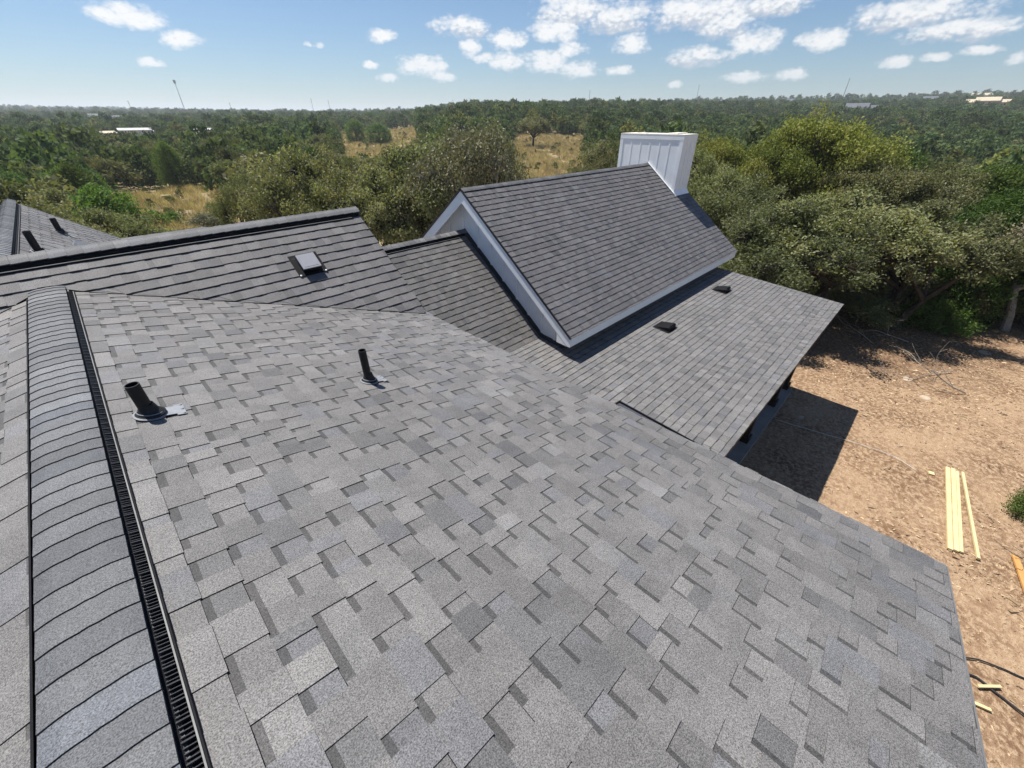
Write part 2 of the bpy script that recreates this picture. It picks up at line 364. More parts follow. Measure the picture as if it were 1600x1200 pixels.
PAL = [(.175, .171, .167), (.187, .183, .179), (.162, .159, .157), (.200, .195, .190), (.143, .142, .143), (.170, .172, .178), (.180, .177, .173), (.130, .131, .134), (.206, .204, .202), (.162, .165, .172)]
PW = [6, 6, 5, 4, 2.2, 1.8, 2.2, 1.0, 1.5, 1.6]
def tone_pick(k=1.0, tint=(1, 1, 1)):
    c = random.choices(PAL, PW)[0]; j = random.uniform(.88, 1.12)*k*.735
    return tuple(c[i]*j*tint[i]*(1.0, .985, .975)[i] for i in range(3))
class Slope:
    """one roof slope: point = O + U*u + S*s + N*h ; s runs down the slope from the ridge"""
    def __init__(s, O, U, S):
        s.O, s.U, s.S = Vector(O), Vector(U).normalized(), Vector(S).normalized(); s.N = s.U.cross(s.S).normalized()
        if s.N.z < 0: s.N = -s.N
    def p(s, u, d, h=0.0): return s.O+s.U*u+s.S*d+s.N*h
def lay(sl, s0, s1, lo, hi, k=1.0, tint=(1, 1, 1), skip=None, thick=1.0):
    """laminated shingles: in every course raised tabs alternate with lower gaps that show the dark printed band"""
    out = []; ns = int(math.ceil((s1-s0)/EXPO-.15))
    for i in range(ns):
        a = s0+i*EXPO; b = min(s1, a+EXPO)
        la, lb, ha, hb = lo(a), lo(b), hi(a), hi(b)
        ulo, uhi = min(la, lb), max(ha, hb)
        if uhi-ulo < .02: continue
        u = ulo-random.uniform(0, .25); tooth = random.random() < .5
        last = None
        while u < uhi:
            w = random.uniform(.09, .25) if tooth else random.uniform(.06, .17)
            if random.random() < .12: w *= .55
            u0, u1 = u, u+w; u = u1
            q = [min(max(u0, la), ha), min(max(u1, la), ha), min(max(u1, lb), hb), min(max(u0, lb), hb)]
            is_tooth = tooth; tooth = not tooth if random.random() < .93 else tooth
            if (q[1]-q[0])+(q[2]-q[3]) < .012: continue
            if skip and skip((u0+u1)/2, (a+b)/2): continue
            c = tone_pick(k, tint)
            out.append((sl, a, b, q, is_tooth, c, thick))
    return out
def add_piece(mb, pc, simple=False):
    sl, a, b, q, tooth, c, th = pc
    t = ((.0108 if tooth else .0062) if th < 1.2 else (.0105 if tooth else .0082))*th*random.uniform(.9, 1.15); h0 = (.0056 if tooth else .0008) if th < 1.2 else (.0022 if tooth else .0008); wob = random.uniform(-.004, .004)
    b2 = b+wob+(.003 if tooth else 0)
    if q[2]-q[3] < .004 or q[1]-q[0] < .004: b2 = b
    P = lambda u, d, h: sl.p(u, d, h)
    A, B, C, D = P(q[0], a, h0), P(q[1], a, h0), P(q[2], b2, t), P(q[3], b2, t)
    if tooth or simple:
        mb.poly([D, C, B, A] if (C-D).cross(B-C).dot(sl.N) > 0 else [A, B, C, D], c)
    else:   # printed shadow band along the upper third of the exposed lower layer
        f = random.uniform(.20, .28)/(th*th); m1 = q[0]+(q[3]-q[0])*f; m2 = q[1]+(q[2]-q[1])*f; d = a+(b2-a)*f; hm = h0+(t-h0)*f
        E_, F_ = P(m1, d, hm), P(m2, d, hm); dk = tuple(x*.44 for x in c)
        if (C-D).cross(B-C).dot(sl.N) > 0: mb.poly([E_, F_, B, A], dk); mb.poly([D, C, F_, E_], c)
        else: mb.poly([A, B, F_, E_], dk); mb.poly([E_, F_, C, D], c)
    g = -.004; cs = tuple(x*.40 for x in c)  # butt and side faces get a darker colour, shade painted in
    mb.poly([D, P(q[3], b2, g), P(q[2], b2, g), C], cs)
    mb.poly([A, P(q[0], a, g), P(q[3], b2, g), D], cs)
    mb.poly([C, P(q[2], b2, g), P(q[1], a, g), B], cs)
def deck(mb, sl, uv, t=.05, h=-.0045):
    top = [sl.p(u, d, h) for u, d in uv]
    if (top[1]-top[0]).cross(top[2]-top[1]).dot(sl.N) < 0: top.reverse()
    mb.prism([p-sl.N*t for p in top], sl.N*t)
def area_px(pc):
    sl, a, b, q, *_ = pc
    P = project([tuple(sl.p(q[0], a)), tuple(sl.p(q[1], a)), tuple(sl.p(q[2], b)), tuple(sl.p(q[3], b))])
    if np.isnan(P).any(): return 0
    if (P[:, 0] > 1600).all() or (P[:, 0] < 0).all() or (P[:, 1] > 1200).all() or (P[:, 1] < 0).all(): return 0
    x, y = np.clip(P[:, 0], 0, 1600), np.clip(P[:, 1], 0, 1200)
    return abs(np.dot(x, np.roll(y, -1))-np.dot(y, np.roll(x, -1)))/2
def sl_dir(axis, sgn, slope):
    n = math.hypot(1, slope)
    return (sgn/n, 0, -slope/n) if axis == 'x' else (0, sgn/n, -slope/n)

# ---- main roof (ridge along y, right under the camera)
SA1 = Slope((xr, 0, zr), (0, 1, 0), sl_dir('x', 1, sA)); SA2 = Slope((xr, 0, zr), (0, 1, 0), sl_dir('x', -1, sA))
LA = (xe-xr)*math.hypot(1, sA); sinA = sA/math.hypot(1, sA)
vA = lambda s: yB-(zB-(zr-s*sinA))/sB          # valley with the cross roof
main_roof = MB()
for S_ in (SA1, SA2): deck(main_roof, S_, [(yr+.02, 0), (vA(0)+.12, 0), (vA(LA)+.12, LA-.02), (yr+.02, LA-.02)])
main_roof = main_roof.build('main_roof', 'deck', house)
WORLD[main_roof.name] = (0, 0, 0)
SH0 = .155
P1 = lay(SA1, SH0, LA+.012, lambda s: yr, lambda s: vA(s)-.045)  # valley gap bares the black deck, standing in for the shadow line there
P1 += [(SA1, .0, SH0, [a, b, b, a], True, tone_pick(1.02), 1) for a, b in zip(np.arange(yr, vA(0)-.03, .30), np.append(np.arange(yr, vA(0)-.03, .30)[1:], vA(0)-.03))]
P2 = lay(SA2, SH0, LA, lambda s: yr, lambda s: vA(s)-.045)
P1.sort(key=area_px, reverse=True)
for pc in P1[:300]:
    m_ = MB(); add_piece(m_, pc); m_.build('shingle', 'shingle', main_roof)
rest = MB()
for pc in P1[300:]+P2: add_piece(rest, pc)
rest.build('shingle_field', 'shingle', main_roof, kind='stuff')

def cap_row(parent, O, U, V1, V2, N, u0, u1, half, lift, expo=.13, tint=(.94, 1.0, 1.08), k=.84, name='ridge_cap', join=False, flip=False):
    """bent cap shingles along a ridge: O+U*u ; V1/V2 run down either slope"""
    O, U, V1, V2, N = map(Vector, (O, U, V1, V2, N)); n = 5
    prof = []
    for i in range(-n, n+1):
        t = i/n; d = abs(t)*half; v = V1 if t > 0 else V2
        rnd = .022*(1-math.exp(-(t*2.4)**2)) - .022   # rounded crest
        prof.append(v*d+N*(lift+rnd))
    acc = MB(); u = u0
    while u < u1-.01:
        mb = acc if join else MB()
        b = min(u+expo*random.uniform(.9, 1.1), u1); c = tone_pick(k*random.choice((1, 1, .96, 1.03, .86, .92)), tint); sk = random.uniform(-.006, .006)
        lo_h, hi_h = (.0075, .001) if not flip else (.001, .0075)
        A = [O+U*(u+sk)+p+N*lo_h for p in prof]; B = [O+U*(b+.012)+p+N*hi_h for p in prof]
        for i in range(len(prof)-1): mb.poly([A[i], A[i+1], B[i+1], B[i]], c)
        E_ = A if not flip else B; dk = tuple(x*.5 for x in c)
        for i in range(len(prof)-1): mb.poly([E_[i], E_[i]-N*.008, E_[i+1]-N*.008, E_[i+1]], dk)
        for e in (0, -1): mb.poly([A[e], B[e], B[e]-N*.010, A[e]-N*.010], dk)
        u = b
        if not join: mb.smooth = False; mb.build(name, 'shingle', parent)
    if join: acc.build(name, 'shingle', parent, kind='stuff')
def vent(parent, O, U, Vs, N, u0, u1, half, lift, fins=True, side=(0, 1)):
    """baffled plastic ridge vent under the caps: body, louvres and outer flange on both sides"""
    O, U, N = map(Vector, (O, U, N)); body = MB(); fl = MB(); lv = MB()
    for k in side:
        v = Vector(Vs[k])
        q = lambda d, h: O+v*d+N*h
        ring = [q(.015, .0), q(half+.012, .004), q(half+.012, lift-.022), q(half-.008, lift-.014), q(.015, lift-.014)]
        body.prism([p+U*u0 for p in ring], U*(u1-u0))
        fo = .050 if k == 0 else .024
        ring = [q(half+.012, .003), q(half+fo, .003), q(half+fo, .010), q(half+.012, .009)]
        body.prism([p+U*u0 for p in ring], U*(u1-u0))
        ring = [q(half+fo, .002), q(half+fo+.008, .002), q(half+fo+.008, .022), q(half+fo, .022)]
        body.prism([p+U*u0 for p in ring], U*(u1-u0))
        if k: continue
        ring = [q(half+.0475, .0225), q(half+.0525, .0225), q(half+.0525, .0265), q(half+.0475, .0265)]
        fl.prism([p+U*(u0+.02) for p in ring], U*(u1-u0-.04))
        if fins:
            u = u0+.01; j = 0
            while u < u1-.01:
                hh = .019 if j % 4 else .023
                lv.prism([q(half+.012, .009)+U*u, q(half+.049, .009)+U*u, q(half+.049, hh)+U*u, q(half+.012, hh+.004)+U*u], U*(.0030 if j % 4 else .005)); u += .017; j += 1
    b = body.build('ridge_vent', 'black', parent)
    fl.build('vent_flange', 'flange', b if parent is house else parent)
    if fins: lv.build('vent_louvers', 'louver', parent, kind='stuff')
NUP = Vector((0, 0, 1))
yva = vA(0)
vent(main_roof, (xr, 0, zr), (0, 1, 0), (SA1.S, SA2.S), NUP, .0-.6, yva-.14, .142, .034)
cap_row(main_roof, (xr, 0, zr), (0, 1, 0), SA1.S, SA2.S, NUP, -.9, yva+.03, .146, .040)
cap_row.count = 0
mb = MB()   # drip edge at eave and rake
mb.beam(SA1.p(yr-.006, 0, -.02), SA1.p(yr-.006, LA, -.02), .008, .05); mb.beam(SA1.p(yr, LA+.004, -.016), SA1.p(vA(LA), LA+.004, -.016), .008, .04)
mb.build('drip_edge', 'drip_grey', main_roof)
mb = MB(); mb.prism([(xe-.03, yr+.05, fA(xe)-.06), (xe-.06, yr+.05, fA(xe)-.06), (xe-.06, yr+.05, fA(xe)-.24), (xe-.03, yr+.05, fA(xe)-.24)], (0, vA(LA)-yr-.1, 0)); mb.build('fascia', 'white', main_roof)

# ---- cross roof behind it (ridge along x)
SB1 = Slope((0, yB, zB), (1, 0, 0), sl_dir('y', -1, sB)); SB2 = Slope((0, yB, zB), (1, 0, 0), sl_dir('y', 1, sB))
kB = math.hypot(1, sB); sinB = sB/kB
sv_ = (zB-zr)/sinB                               # where the ridge of the main roof meets it
s_end = (zB-fA(xe))/sinB+.02
mb = MB()
deck(mb, SB1, [(-9, 0), (xB-.03, 0), (xB-.03, s_end), (-9, s_end)]); deck(mb, SB2, [(-9, 0), (xB-.03, 0), (xB-.03, 4.3), (-9, 4.3)])
cross_roof = mb.build('cross_roof', 'deck', house); WORLD[cross_roof.name] = (0, 0, 0)
xvr = lambda s: xr+max(0, (s-sv_)*sinB/sA); xvl = lambda s: xr-max(0, (s-sv_)*sinB/sA)
PB = lay(SB1, .15, s_end, xvr, lambda s: xB+.006*math.sin(s*37), thick=1.38, k=.88, tint=(.99, .98, 1.0))
PBl = lay(SB1, .15, s_end, lambda s: -9.0, xvl, thick=1.38, k=.88, tint=(.99, .98, 1.0))
PB.sort(key=area_px, reverse=True)
NB = [pc for pc in PB if area_px(pc) > 80]
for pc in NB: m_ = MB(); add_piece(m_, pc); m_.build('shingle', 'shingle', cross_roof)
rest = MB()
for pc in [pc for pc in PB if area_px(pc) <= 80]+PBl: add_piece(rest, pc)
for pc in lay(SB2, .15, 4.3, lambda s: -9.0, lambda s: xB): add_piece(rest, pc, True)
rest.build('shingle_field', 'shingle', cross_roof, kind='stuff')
vent(cross_roof, (0, yB, zB), (1, 0, 0), (SB1.S, SB2.S), NUP, -8.8, xB-.13, .14, .05, fins=False)
cap_row(cross_roof, (0, yB, zB), (1, 0, 0), SB1.S, SB2.S, NUP, -8.9, xB+.01, .142, .055, expo=.14, k=.80, flip=True, name='ridge_cap', join=True)
mb = MB(); mb.beam(SB1.p(xB+.004, 0, -.03), SB1.p(xB+.004, s_end, -.03), .01, .06, up=SB1.N); mb.beam(SB2.p(xB+.004, 0, -.03), SB2.p(xB+.004, 4.3, -.03), .01, .06, up=SB2.N); mb.build('drip_edge', 'drip', cross_roof)
mb = MB(); mb.hexa([SB1.p(xB-.02, s_end-.10, .004), SB1.p(xB+.06, s_end+.02, .004), SB1.p(xB+.06, s_end+.12, .004), SB1.p(xB-.02, s_end+.02, .004)], [SB1.p(xB-.02, s_end-.10, .010), SB1.p(xB+.06, s_end+.02, .010), SB1.p(xB+.06, s_end+.12, .010), SB1.p(xB-.02, s_end+.02, .010)]); mb.build('flashing', 'galv', cross_roof)

# ---- lower roof: steep upper part, then the shallow porch roof
SC1 = Slope((0, yC, zC), (1, 0, 0), sl_dir('y', -1, sC)); SC2 = Slope((0, yC, zC), (1, 0, 0), sl_dir('y', 1, sC))
SP1 = Slope((0, yb, zb), (1, 0, 0), sl_dir('y', -1, sP))
LC = (yC-yb)*math.hypot(1, sC); LP = (yb-ye)*math.hypot(1, sP); xCL = 2.9; yL, xPL = 2.88, 5.775
sCut = (yb-yL)*math.hypot(1, sP); yDw = yeD+.36
mb = MB()
deck(mb, SC1, [(xCL, 0), (xW+.05, 0), (xW+.05, LC), (xCL, LC)]); deck(mb, SC2, [(xCL, 0), (xW+.05, 0), (xW+.05, 3.6), (xCL, 3.6)])
deck(mb, SP1, [(xCL, 0), (xRp-.02, 0), (xRp-.02, LP-.015), (xPL+.02, LP-.015), (xPL+.02, sCut-.015), (xCL, sCut-.015)])
lower_roof = mb.build('lower_roof', 'deck', house); WORLD[lower_roof.name] = (0, 0, 0)
PC = lay(SC1, .15, LC, lambda s: xCL, lambda s: xW+.03, thick=1.38, tint=(.99, .98, .97), k=.86)
sDw = (yb-yDw)*math.hypot(1, sP)
PP = lay(SP1, 0, LP+.01, lambda s: xCL if s < sCut else xPL, lambda s: xW+.03 if s < sDw-.02 else xRp, thick=1.35)
rest = MB()
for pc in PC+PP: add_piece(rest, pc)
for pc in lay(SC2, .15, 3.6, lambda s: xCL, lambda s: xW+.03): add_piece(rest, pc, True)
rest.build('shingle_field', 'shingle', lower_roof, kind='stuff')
vent(lower_roof, (0, yC, zC), (1, 0, 0), (SC1.S, SC2.S), NUP, xCL, xW-.24, .14, .05, fins=False)
cap_row(lower_roof, (0, yC, zC), (1, 0, 0), SC1.S, SC2.S, NUP, xCL, xW+.01, .142, .055, expo=.14, k=1.05, tint=(.98, 1.0, 1.03), join=True)
mb = MB()
mb.beam(SP1.p(xPL, LP+.004, -.018), SP1.p(xRp, LP+.004, -.018), .008, .045); mb.beam(SP1.p(xRp+.003, 0, -.016), SP1.p(xRp+.003, LP, -.016), .01, .05)
mb.build('drip_edge', 'drip_grey', lower_roof)
mb = MB(); mb.beam(SP1.p(xPL-.004, sCut-.02, -.010), SP1.p(xPL-.004, LP, -.010), .014, .045); mb.beam(SP1.p(xCL, sCut+.004, -.016), SP1.p(xPL, sCut+.004, -.016), .008, .04); mb.build('drip_edge', 'drip', lower_roof)
mb = MB(); mb.beam(SP1.p(xPL+.012, sCut-.02, -.165), SP1.p(xPL+.012, LP, -.165), .03, .26); mb.build('rake_board', 'white', lower_roof)
mb = MB(); mb.beam(SP1.p(xCL, sCut-.02, -.14), SP1.p(xPL-.01, sCut-.02, -.14), .03, .20); mb.build('fascia', 'cream', lower_roof)
mb = MB(); mb.beam(SP1.p(xPL+.03, LP-.02, -.13), SP1.p(xRp-.03, LP-.02, -.13), .03, .18); mb.beam(SP1.p(xRp-.02, .8, -.13), SP1.p(xRp-.02, LP-.05, -.13), .03, .18); mb.build('fascia', 'post', lower_roof)
mb = MB(); mb.box((xPL+.1, 1.36, fC(1.36)-.36), (xRp-.1, 1.54, fC(1.36)-.1)); mb.build('porch_beam', 'post', house)
for px in (8.45, 10.87, 13.30, 14.65):
    mb = MB(); mb.box((px-.10, 1.35, .16), (px+.10, 1.55, fC(1.45)-.30)); o = mb.build('porch_post', 'post', house)
    mb = MB(); mb.box((px-.15, 1.30, .115), (px+.15, 1.60, .30)); WORLD[o.name] = (0, 0, 0); mb.build('post_base', 'post', o)
mb = MB(); mb.box((xPL-.3, 1.18, -.2), (xRp-.1, yDw+.1, .12)); mb.build('porch_slab', 'concrete', house)

# ---- upper gable roof with its board-and-batten walls
SD1 = Slope((0, yD, zD), (1, 0, 0), sl_dir('y', -1, sD)); SD2 = Slope((0, yD, zD), (1, 0, 0), sl_dir('y', 1, sD)); LD = (yD-yeD)*math.hypot(1, sD)
mb = MB()
for S_ in (SD1, SD2): deck(mb, S_, [(xL+.02, 0), (xR-.02, 0), (xR-.02, LD-.015), (xL+.02, LD-.015)], t=.06)
gable_roof = mb.build('gable_roof', 'deck', house); WORLD[gable_roof.name] = (0, 0, 0)
rest = MB(); chx0, chx1, chy0, chy1, chz = 14.46, 15.41, 6.64, 8.92, ZR(.465)
sch = (yD-chy0)*math.hypot(1, sD)
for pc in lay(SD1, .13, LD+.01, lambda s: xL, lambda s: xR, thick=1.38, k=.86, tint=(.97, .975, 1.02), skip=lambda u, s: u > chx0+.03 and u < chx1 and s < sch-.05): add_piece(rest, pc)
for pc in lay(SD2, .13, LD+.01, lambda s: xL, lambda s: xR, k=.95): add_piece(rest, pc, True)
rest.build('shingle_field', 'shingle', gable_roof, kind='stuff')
cap_row(gable_roof, (0, yD, zD), (1, 0, 0), SD1.S, SD2.S, NUP, xL, chx0+.02, .135, .022, expo=.14, k=.74, tint=(.95, 1, 1.06), join=True, flip=True)
for nm, S_ in (('front', SD1), ('back', SD2)):
    for xx, sg in ((xL, 1), (xR, -1)):
        mb = MB(); mb.beam(S_.p(xx-sg*.008, -.01, -.012), S_.p(xx-sg*.008, LD+.01, -.012), .018, .042, up=S_.N); mb.build('drip_edge', 'drip', gable_roof)
        yy_ = yeD+.012 if nm == 'front' else 2*yD-yeD-.012; ym = yD-.001 if nm == 'front' else yD+.001
        mb = MB(); mb.prism([(xx+sg*.002, ym, zD-.048), (xx+sg*.002, ym, zD-.30), (xx+sg*.002, yy_+(.06/sD if nm == 'front' else -.06/sD), fD(yeD)-.218), (xx+sg*.002, yy_, fD(yeD)-.218), (xx+sg*.002, yy_, fD(yy_)-.048)], (sg*.034, 0, 0)); mb.build('rake_board', 'white', gable_roof)
        mb = MB(); mb.prism([S_.p(xx+sg*.05, .05, -.075), S_.p(xx+sg*.05, LD-.1, -.075), S_.p(xx+sg*.05, LD-.1, -.095), S_.p(xx+sg*.05, .05, -.095)], (sg*(xW-xL-.06), 0, 0)); mb.build('soffit', 'soffit', gable_roof)
for sg, yy in ((1, yeD), (-1, 2*yD-yeD)):
    z0 = fD(yeD); mb = MB(); mb.box((xL+.04, min(yy+sg*.01, yy+sg*.045), z0-.215), (xR-.04, max(yy+sg*.01, yy+sg*.045), z0-.022)); mb.build('fascia', 'white', gable_roof)
    mb = MB(); mb.box((xL+.04, min(yy+sg*.045, yy+sg*.40), z0-.20), (xR-.04, max(yy+sg*.045, yy+sg*.40), z0-.18)); mb.build('soffit', 'soffit', gable_roof)
    for xx in (xL, xR-.12):   # boxed eave return
        mb = MB(); s2 = 1 if xx == xL else 0
        xq = xx+.006+(0 if s2 else .108)
        mb.prism([(xq, yy+sg*.10, z0-.2175), (xq, yy+sg*.38, z0-.2175), (xq, yy+sg*.38, fD(yeD+.38)-.301), (xq, yy+sg*.12, fD(yeD+.12)-.301)], ((.028 if s2 else -.028), 0, 0)); mb.build('eave_return', 'white', gable_roof)
xWr, yDb = xRp-.05, 2*yD-yDw
mb = MB(); ztop = lambda y: fD(y)-.11   # structural walls under the gable
mb.prism([(xW+.02, yDw+.02, .0), (xW+.02, yDb-.02, .0), (xW+.02, yDb-.02, ztop(yDb)), (xW+.02, yD, ztop(yD)), (xW+.02, yDw+.02, ztop(yDw))], (xWr-xW-.04, 0, 0)); gw = mb.build('gable_wall', 'white', house); WORLD[gw.name] = (0, 0, 0)
yb_list = [10.4, 9.95, 9.52, 9.10, 8.68, 8.11, 7.59, 7.15, 6.74, 6.29, 5.91, 5.49, 5.10, yDw]
low = lambda y: fC(y) if y <= yC else zC-sC*(y-yC)
for y1, y0 in zip(yb_list[:-1], yb_list[1:]):
    ys = sorted({y0+.002, y1-.002, *[v for v in (yD, yC, yb) if y0 < v < y1]})
    pts = [(xW, y, low(y)+.05) for y in ys]+[(xW, y, ztop(y)) for y in reversed(ys)]
    if min(ztop(y)-low(y) for y in ys) < .08: continue
    m_ = MB(); m_.prism(pts, (.018, 0, 0)); m_.build('siding_panel', 'white', gw)
for y in yb_list[1:-1]:
    if ztop(y)-low(y) > .1: m_ = MB(); m_.box((xW-.022, y-.024, low(y)+.05), (xW+.001, y+.024, ztop(y))); m_.build('batten', 'white', gw)
m_ = MB(); m_.box((xW-.024, yDw-.02, low(yDw)+.04), (xW+.03, yDw+.09, ztop(yDw))); m_.build('corner_board', 'white', gw)
m_ = MB(); m_.box((xW+.02, yDw-.022, ztop(yDw)-.24), (xWr, yDw+.02, ztop(yDw)-.01)); m_.build('frieze_board', 'soffit', gw)
m_ = MB()   # black step flashing up the wall
for ya, yb2 in ((yC, yb), (yb, yDw)):
    m_.hexa([(xW-.10, ya, low(ya)+.012), (xW-.10, yb2, low(yb2)+.012), (xW-.001, yb2, low(yb2)+.012), (xW-.001, ya, low(ya)+.012)], [(xW-.10, ya, low(ya)+.016), (xW-.10, yb2, low(yb2)+.016), (xW-.001, yb2, low(yb2)+.055), (xW-.001, ya, low(ya)+.055)])
m_.build('step_flashing', 'drip', gw)

# ---- chimney chase on the far gable end
z0c = lambda y: fD(y)
m_ = MB(); m_.box((chx0+.02, chy0+.02, -.2), (chx1-.02, chy1-.02, chz-.06)); chimney = m_.build('chimney', 'white', house); WORLD[chimney.name] = (0, 0, 0)
nb = 6; ys = np.linspace(chy0+.09, chy1-.09, nb+1)
for i in range(nb):
    a, b = ys[i]+.003, ys[i+1]-.003; pts = [(chx0, a, max(fD(a), 0)+.045)]
    if a < yD < b: pts.append((chx0, yD, zD+.045))
    pts += [(chx0, b, fD(b)+.045), (chx0, b, chz-.16), (chx0, a, chz-.16)]
    m_ = MB(); m_.prism(pts, (.019, 0, 0)); m_.build('siding_panel', 'white', chimney)
for i in range(1, nb):
    m_ = MB(); m_.box((chx0-.007, ys[i]-.02, fD(ys[i])+.05), (chx0+.001, ys[i]+.022, chz-.16)); m_.build('batten', 'white', chimney)
xs = np.linspace(chx0+.09, chx1-.09, 4)
for i in range(3):
    m_ = MB(); m_.box((xs[i]+.003, chy0, fD(chy0)+.06), (xs[i+1]-.003, chy0+.019, chz-.16)); m_.build('siding_panel', 'white', chimney)
for i in range(1, 3): m_ = MB(); m_.box((xs[i]-.022, chy0-.010, fD(chy0)+.06), (xs[i]+.022, chy0+.001, chz-.16)); m_.build('batten', 'white', chimney)
for cx_, cy_ in ((chx0, chy0), (chx0, chy1-.09), (chx1-.09, chy0), (chx1-.09, chy1-.09)):
    m_ = MB(); m_.box((cx_-.014, cy_-.014, fD(cy_)-.05 if cx_ < 15 else fD(cy_)-.05), (cx_+.104, cy_+.104, chz-.155)); m_.build('corner_board', 'white', chimney)
m_ = MB(); m_.box((chx0-.017, chy0-.017, chz-.158), (chx1+.017, chy1+.017, chz-.03)); m_.build('top_trim', 'white', chimney)
m_ = MB(); m_.box((chx0-.02, chy0-.02, chz-.03), (chx1+.02, chy1+.02, chz+.0)); m_.box((chx0+.12, chy0+.30, chz), (chx1-.12, chy0+.62, chz+.035)); m_.box((chx0+.3, chy1-.75, chz), (chx0+.55, chy1-.45, chz+.02)); m_.build('chase_cover', 'cream', chimney)
m_ = MB(); m_.hexa([(chx0-.03, chy0-.12, fD(chy0-.12)+.012), (chx1+.02, chy0-.12, fD(chy0-.12)+.012), (chx1+.02, chy0-.001, fD(chy0)+.012), (chx0-.03, chy0-.001, fD(chy0)+.012)], [(chx0-.03, chy0-.12, fD(chy0-.12)+.018), (chx1+.02, chy0-.12, fD(chy0-.12)+.018), (chx1+.02, chy0-.001, fD(chy0)+.075), (chx0-.03, chy0-.001, fD(chy0)+.075)]); m_.build('apron_flashing', 'white', chimney)
m_ = MB(); m_.beam((chx0-.03, chy0-.05, fD(chy0-.05)+.035), (chx0-.03, yD, zD+.035), .05, .012, up=SD1.N); m_.build('side_flashing', 'white', chimney)

# ---- far wing
SE1 = Slope((xE, 0, zE), (0, 1, 0), sl_dir('x', 1, sE)); SE2 = Slope((xE, 0, zE), (0, 1, 0), sl_dir('x', -1, sE)); yE0 = 7.3
mb = MB()
for S_ in (SE1, SE2): deck(mb, S_, [(yE0, 0), (yE1-.02, 0), (yE1-.02, 3.4), (yE0, 3.4)])
far_roof = mb.build('rear_wing_roof', 'deck', house); WORLD[far_roof.name] = (0, 0, 0)
rest = MB()
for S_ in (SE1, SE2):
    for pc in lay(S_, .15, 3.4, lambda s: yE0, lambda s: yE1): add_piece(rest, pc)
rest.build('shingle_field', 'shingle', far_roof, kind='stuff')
vent(far_roof, (xE, 0, zE), (0, 1, 0), (SE1.S, SE2.S), NUP, yE0, yE1-.25, .142, .05, fins=False)
cap_row(far_roof, (xE, 0, zE), (0, 1, 0), SE1.S, SE2.S, NUP, yE0, yE1+.01, .146, .056, join=True, k=1.0)
mb = MB(); xf = .62
for sg in (1, -1):   # small lower ridge at its far corner
    S_ = Slope((0, 15.9, zE-1.19), (1, 0, 0), sl_dir('y', sg, sE)); deck(mb, S_, [(.3, 0), (2.6, 0), (2.6, 1.6), (.3, 1.6)])
o = mb.build('dormer_roof', 'deck', house); WORLD[o.name] = (0, 0, 0); rest = MB()
for sg in (1, -1):
    S_ = Slope((0, 15.9, zE-1.19), (1, 0, 0), sl_dir('y', sg, sE))
    for pc in lay(S_, 0.02, 1.6, lambda s: .3, lambda s: 2.6): add_piece(rest, pc, True)
rest.build('shingle_field', 'shingle', o, kind='stuff')

# ---- walls below
def wing(pts, vec): m_ = MB(); m_.prism(pts, vec); return m_.build('wall', 'white', house)
wing([(-3.9, yr+.45, 0), (xe-.42, yr+.45, 0), (xe-.42, yr+.45, fA(xe-.42)-.12), (xr, yr+.45, zr-.12), (-3.9, yr+.45, fA(-3.9)-.12)], (0, 5.6, 0))
wing([(-8.6, 4.72, 0), (-8.6, 9.9, 0), (-8.6, 9.9, fB(9.9)-.12), (-8.6, yB, zB-.12), (-8.6, 4.72, fB(4.72)-.12)], (xB-.38+8.6, 0, 0))
wing([(2.84, 3.25, 0), (2.84, 11.2, 0), (2.84, 11.2, zC-sC*3-.13), (2.84, yC, zC-.13), (2.84, yb, zb-.13), (2.84, 3.25, fC(3.25)-.13)], (xW-2.84, 0, 0))
wing([(xE-2.3, 9.95, 0), (xE+2.3, 9.95, 0), (xE+2.3, 9.95, zE-sE*2.3-.12), (xE, 9.95, zE-.12), (xE-2.3, 9.95, zE-sE*2.3-.12)], (0, yE1-.35-9.95, 0))

# ------------------------------------------------------------------ roof fittings
def pipe_vent(base, h, r, sl, label, plate=True, group='plumbing vent pipes on the roofs'):
    base = Vector(base); e = empty('vent_pipe', base, label, 'vent pipe', group); n = sl.N
    mb = MB(); mb.smooth = False
    mb.lathe([(r, -.1), (r, h), (r*.86, h), (r*.86, h-.12), (0.001, h-.12)], base, (0, 0, 1), 22); mb.build('pipe', 'pipe', e)
    mb = MB(); mb.lathe([(r*2.15, .016), (r*2.2, .026), (r*1.9, .036), (r*1.45, .052), (r*1.14, .085), (r*1.03, .098), (r*.98, .098)], base-Vector((0, 0, .004)), (n*.35+Vector((0, 0, .65))).normalized(), 24); mb.build('rubber_boot', 'rubber', e)
    mb = MB(); mb.lathe([(r*2.35, .010), (r*2.35, .016), (r*2.2, .020), (r*2.05, .020)], base, n, 28); mb.lathe([(r*1.82, .034), (r*1.86, .039), (r*1.78, .042), (r*1.7, .040)], base, n, 28); mb.build('collar_ring', 'galv', e)
    if plate:
        mb = MB(); P = lambda u, d, hh: base+sl.U*u+sl.S*d+n*hh
        a, L = r*1.5, r*4.6; outl = [(-a, 0), (a, 0), (a, L*.72), (a*1.35, L*.72), (a*1.35, L), (-a*1.35, L), (-a*1.35, L*.72), (-a, L*.72)]
        top = [P(u, d, .0175) for u, d in outl]
        if (top[1]-top[0]).cross(top[2]-top[1]).dot(n) < 0: top.reverse()
        mb.prism([q-n*.003 for q in top], n*.003); mb.build('flashing_plate', 'galv', e)
        for u in (-a*1.1, 0, a*1.1):
            mb = MB(); mb.lathe([(.009, .0175), (.009, .0205), (.005, .023), (.0005, .0235)], P(u, L*.93, 0), n, 10); mb.build('nail_head', 'galv', e)
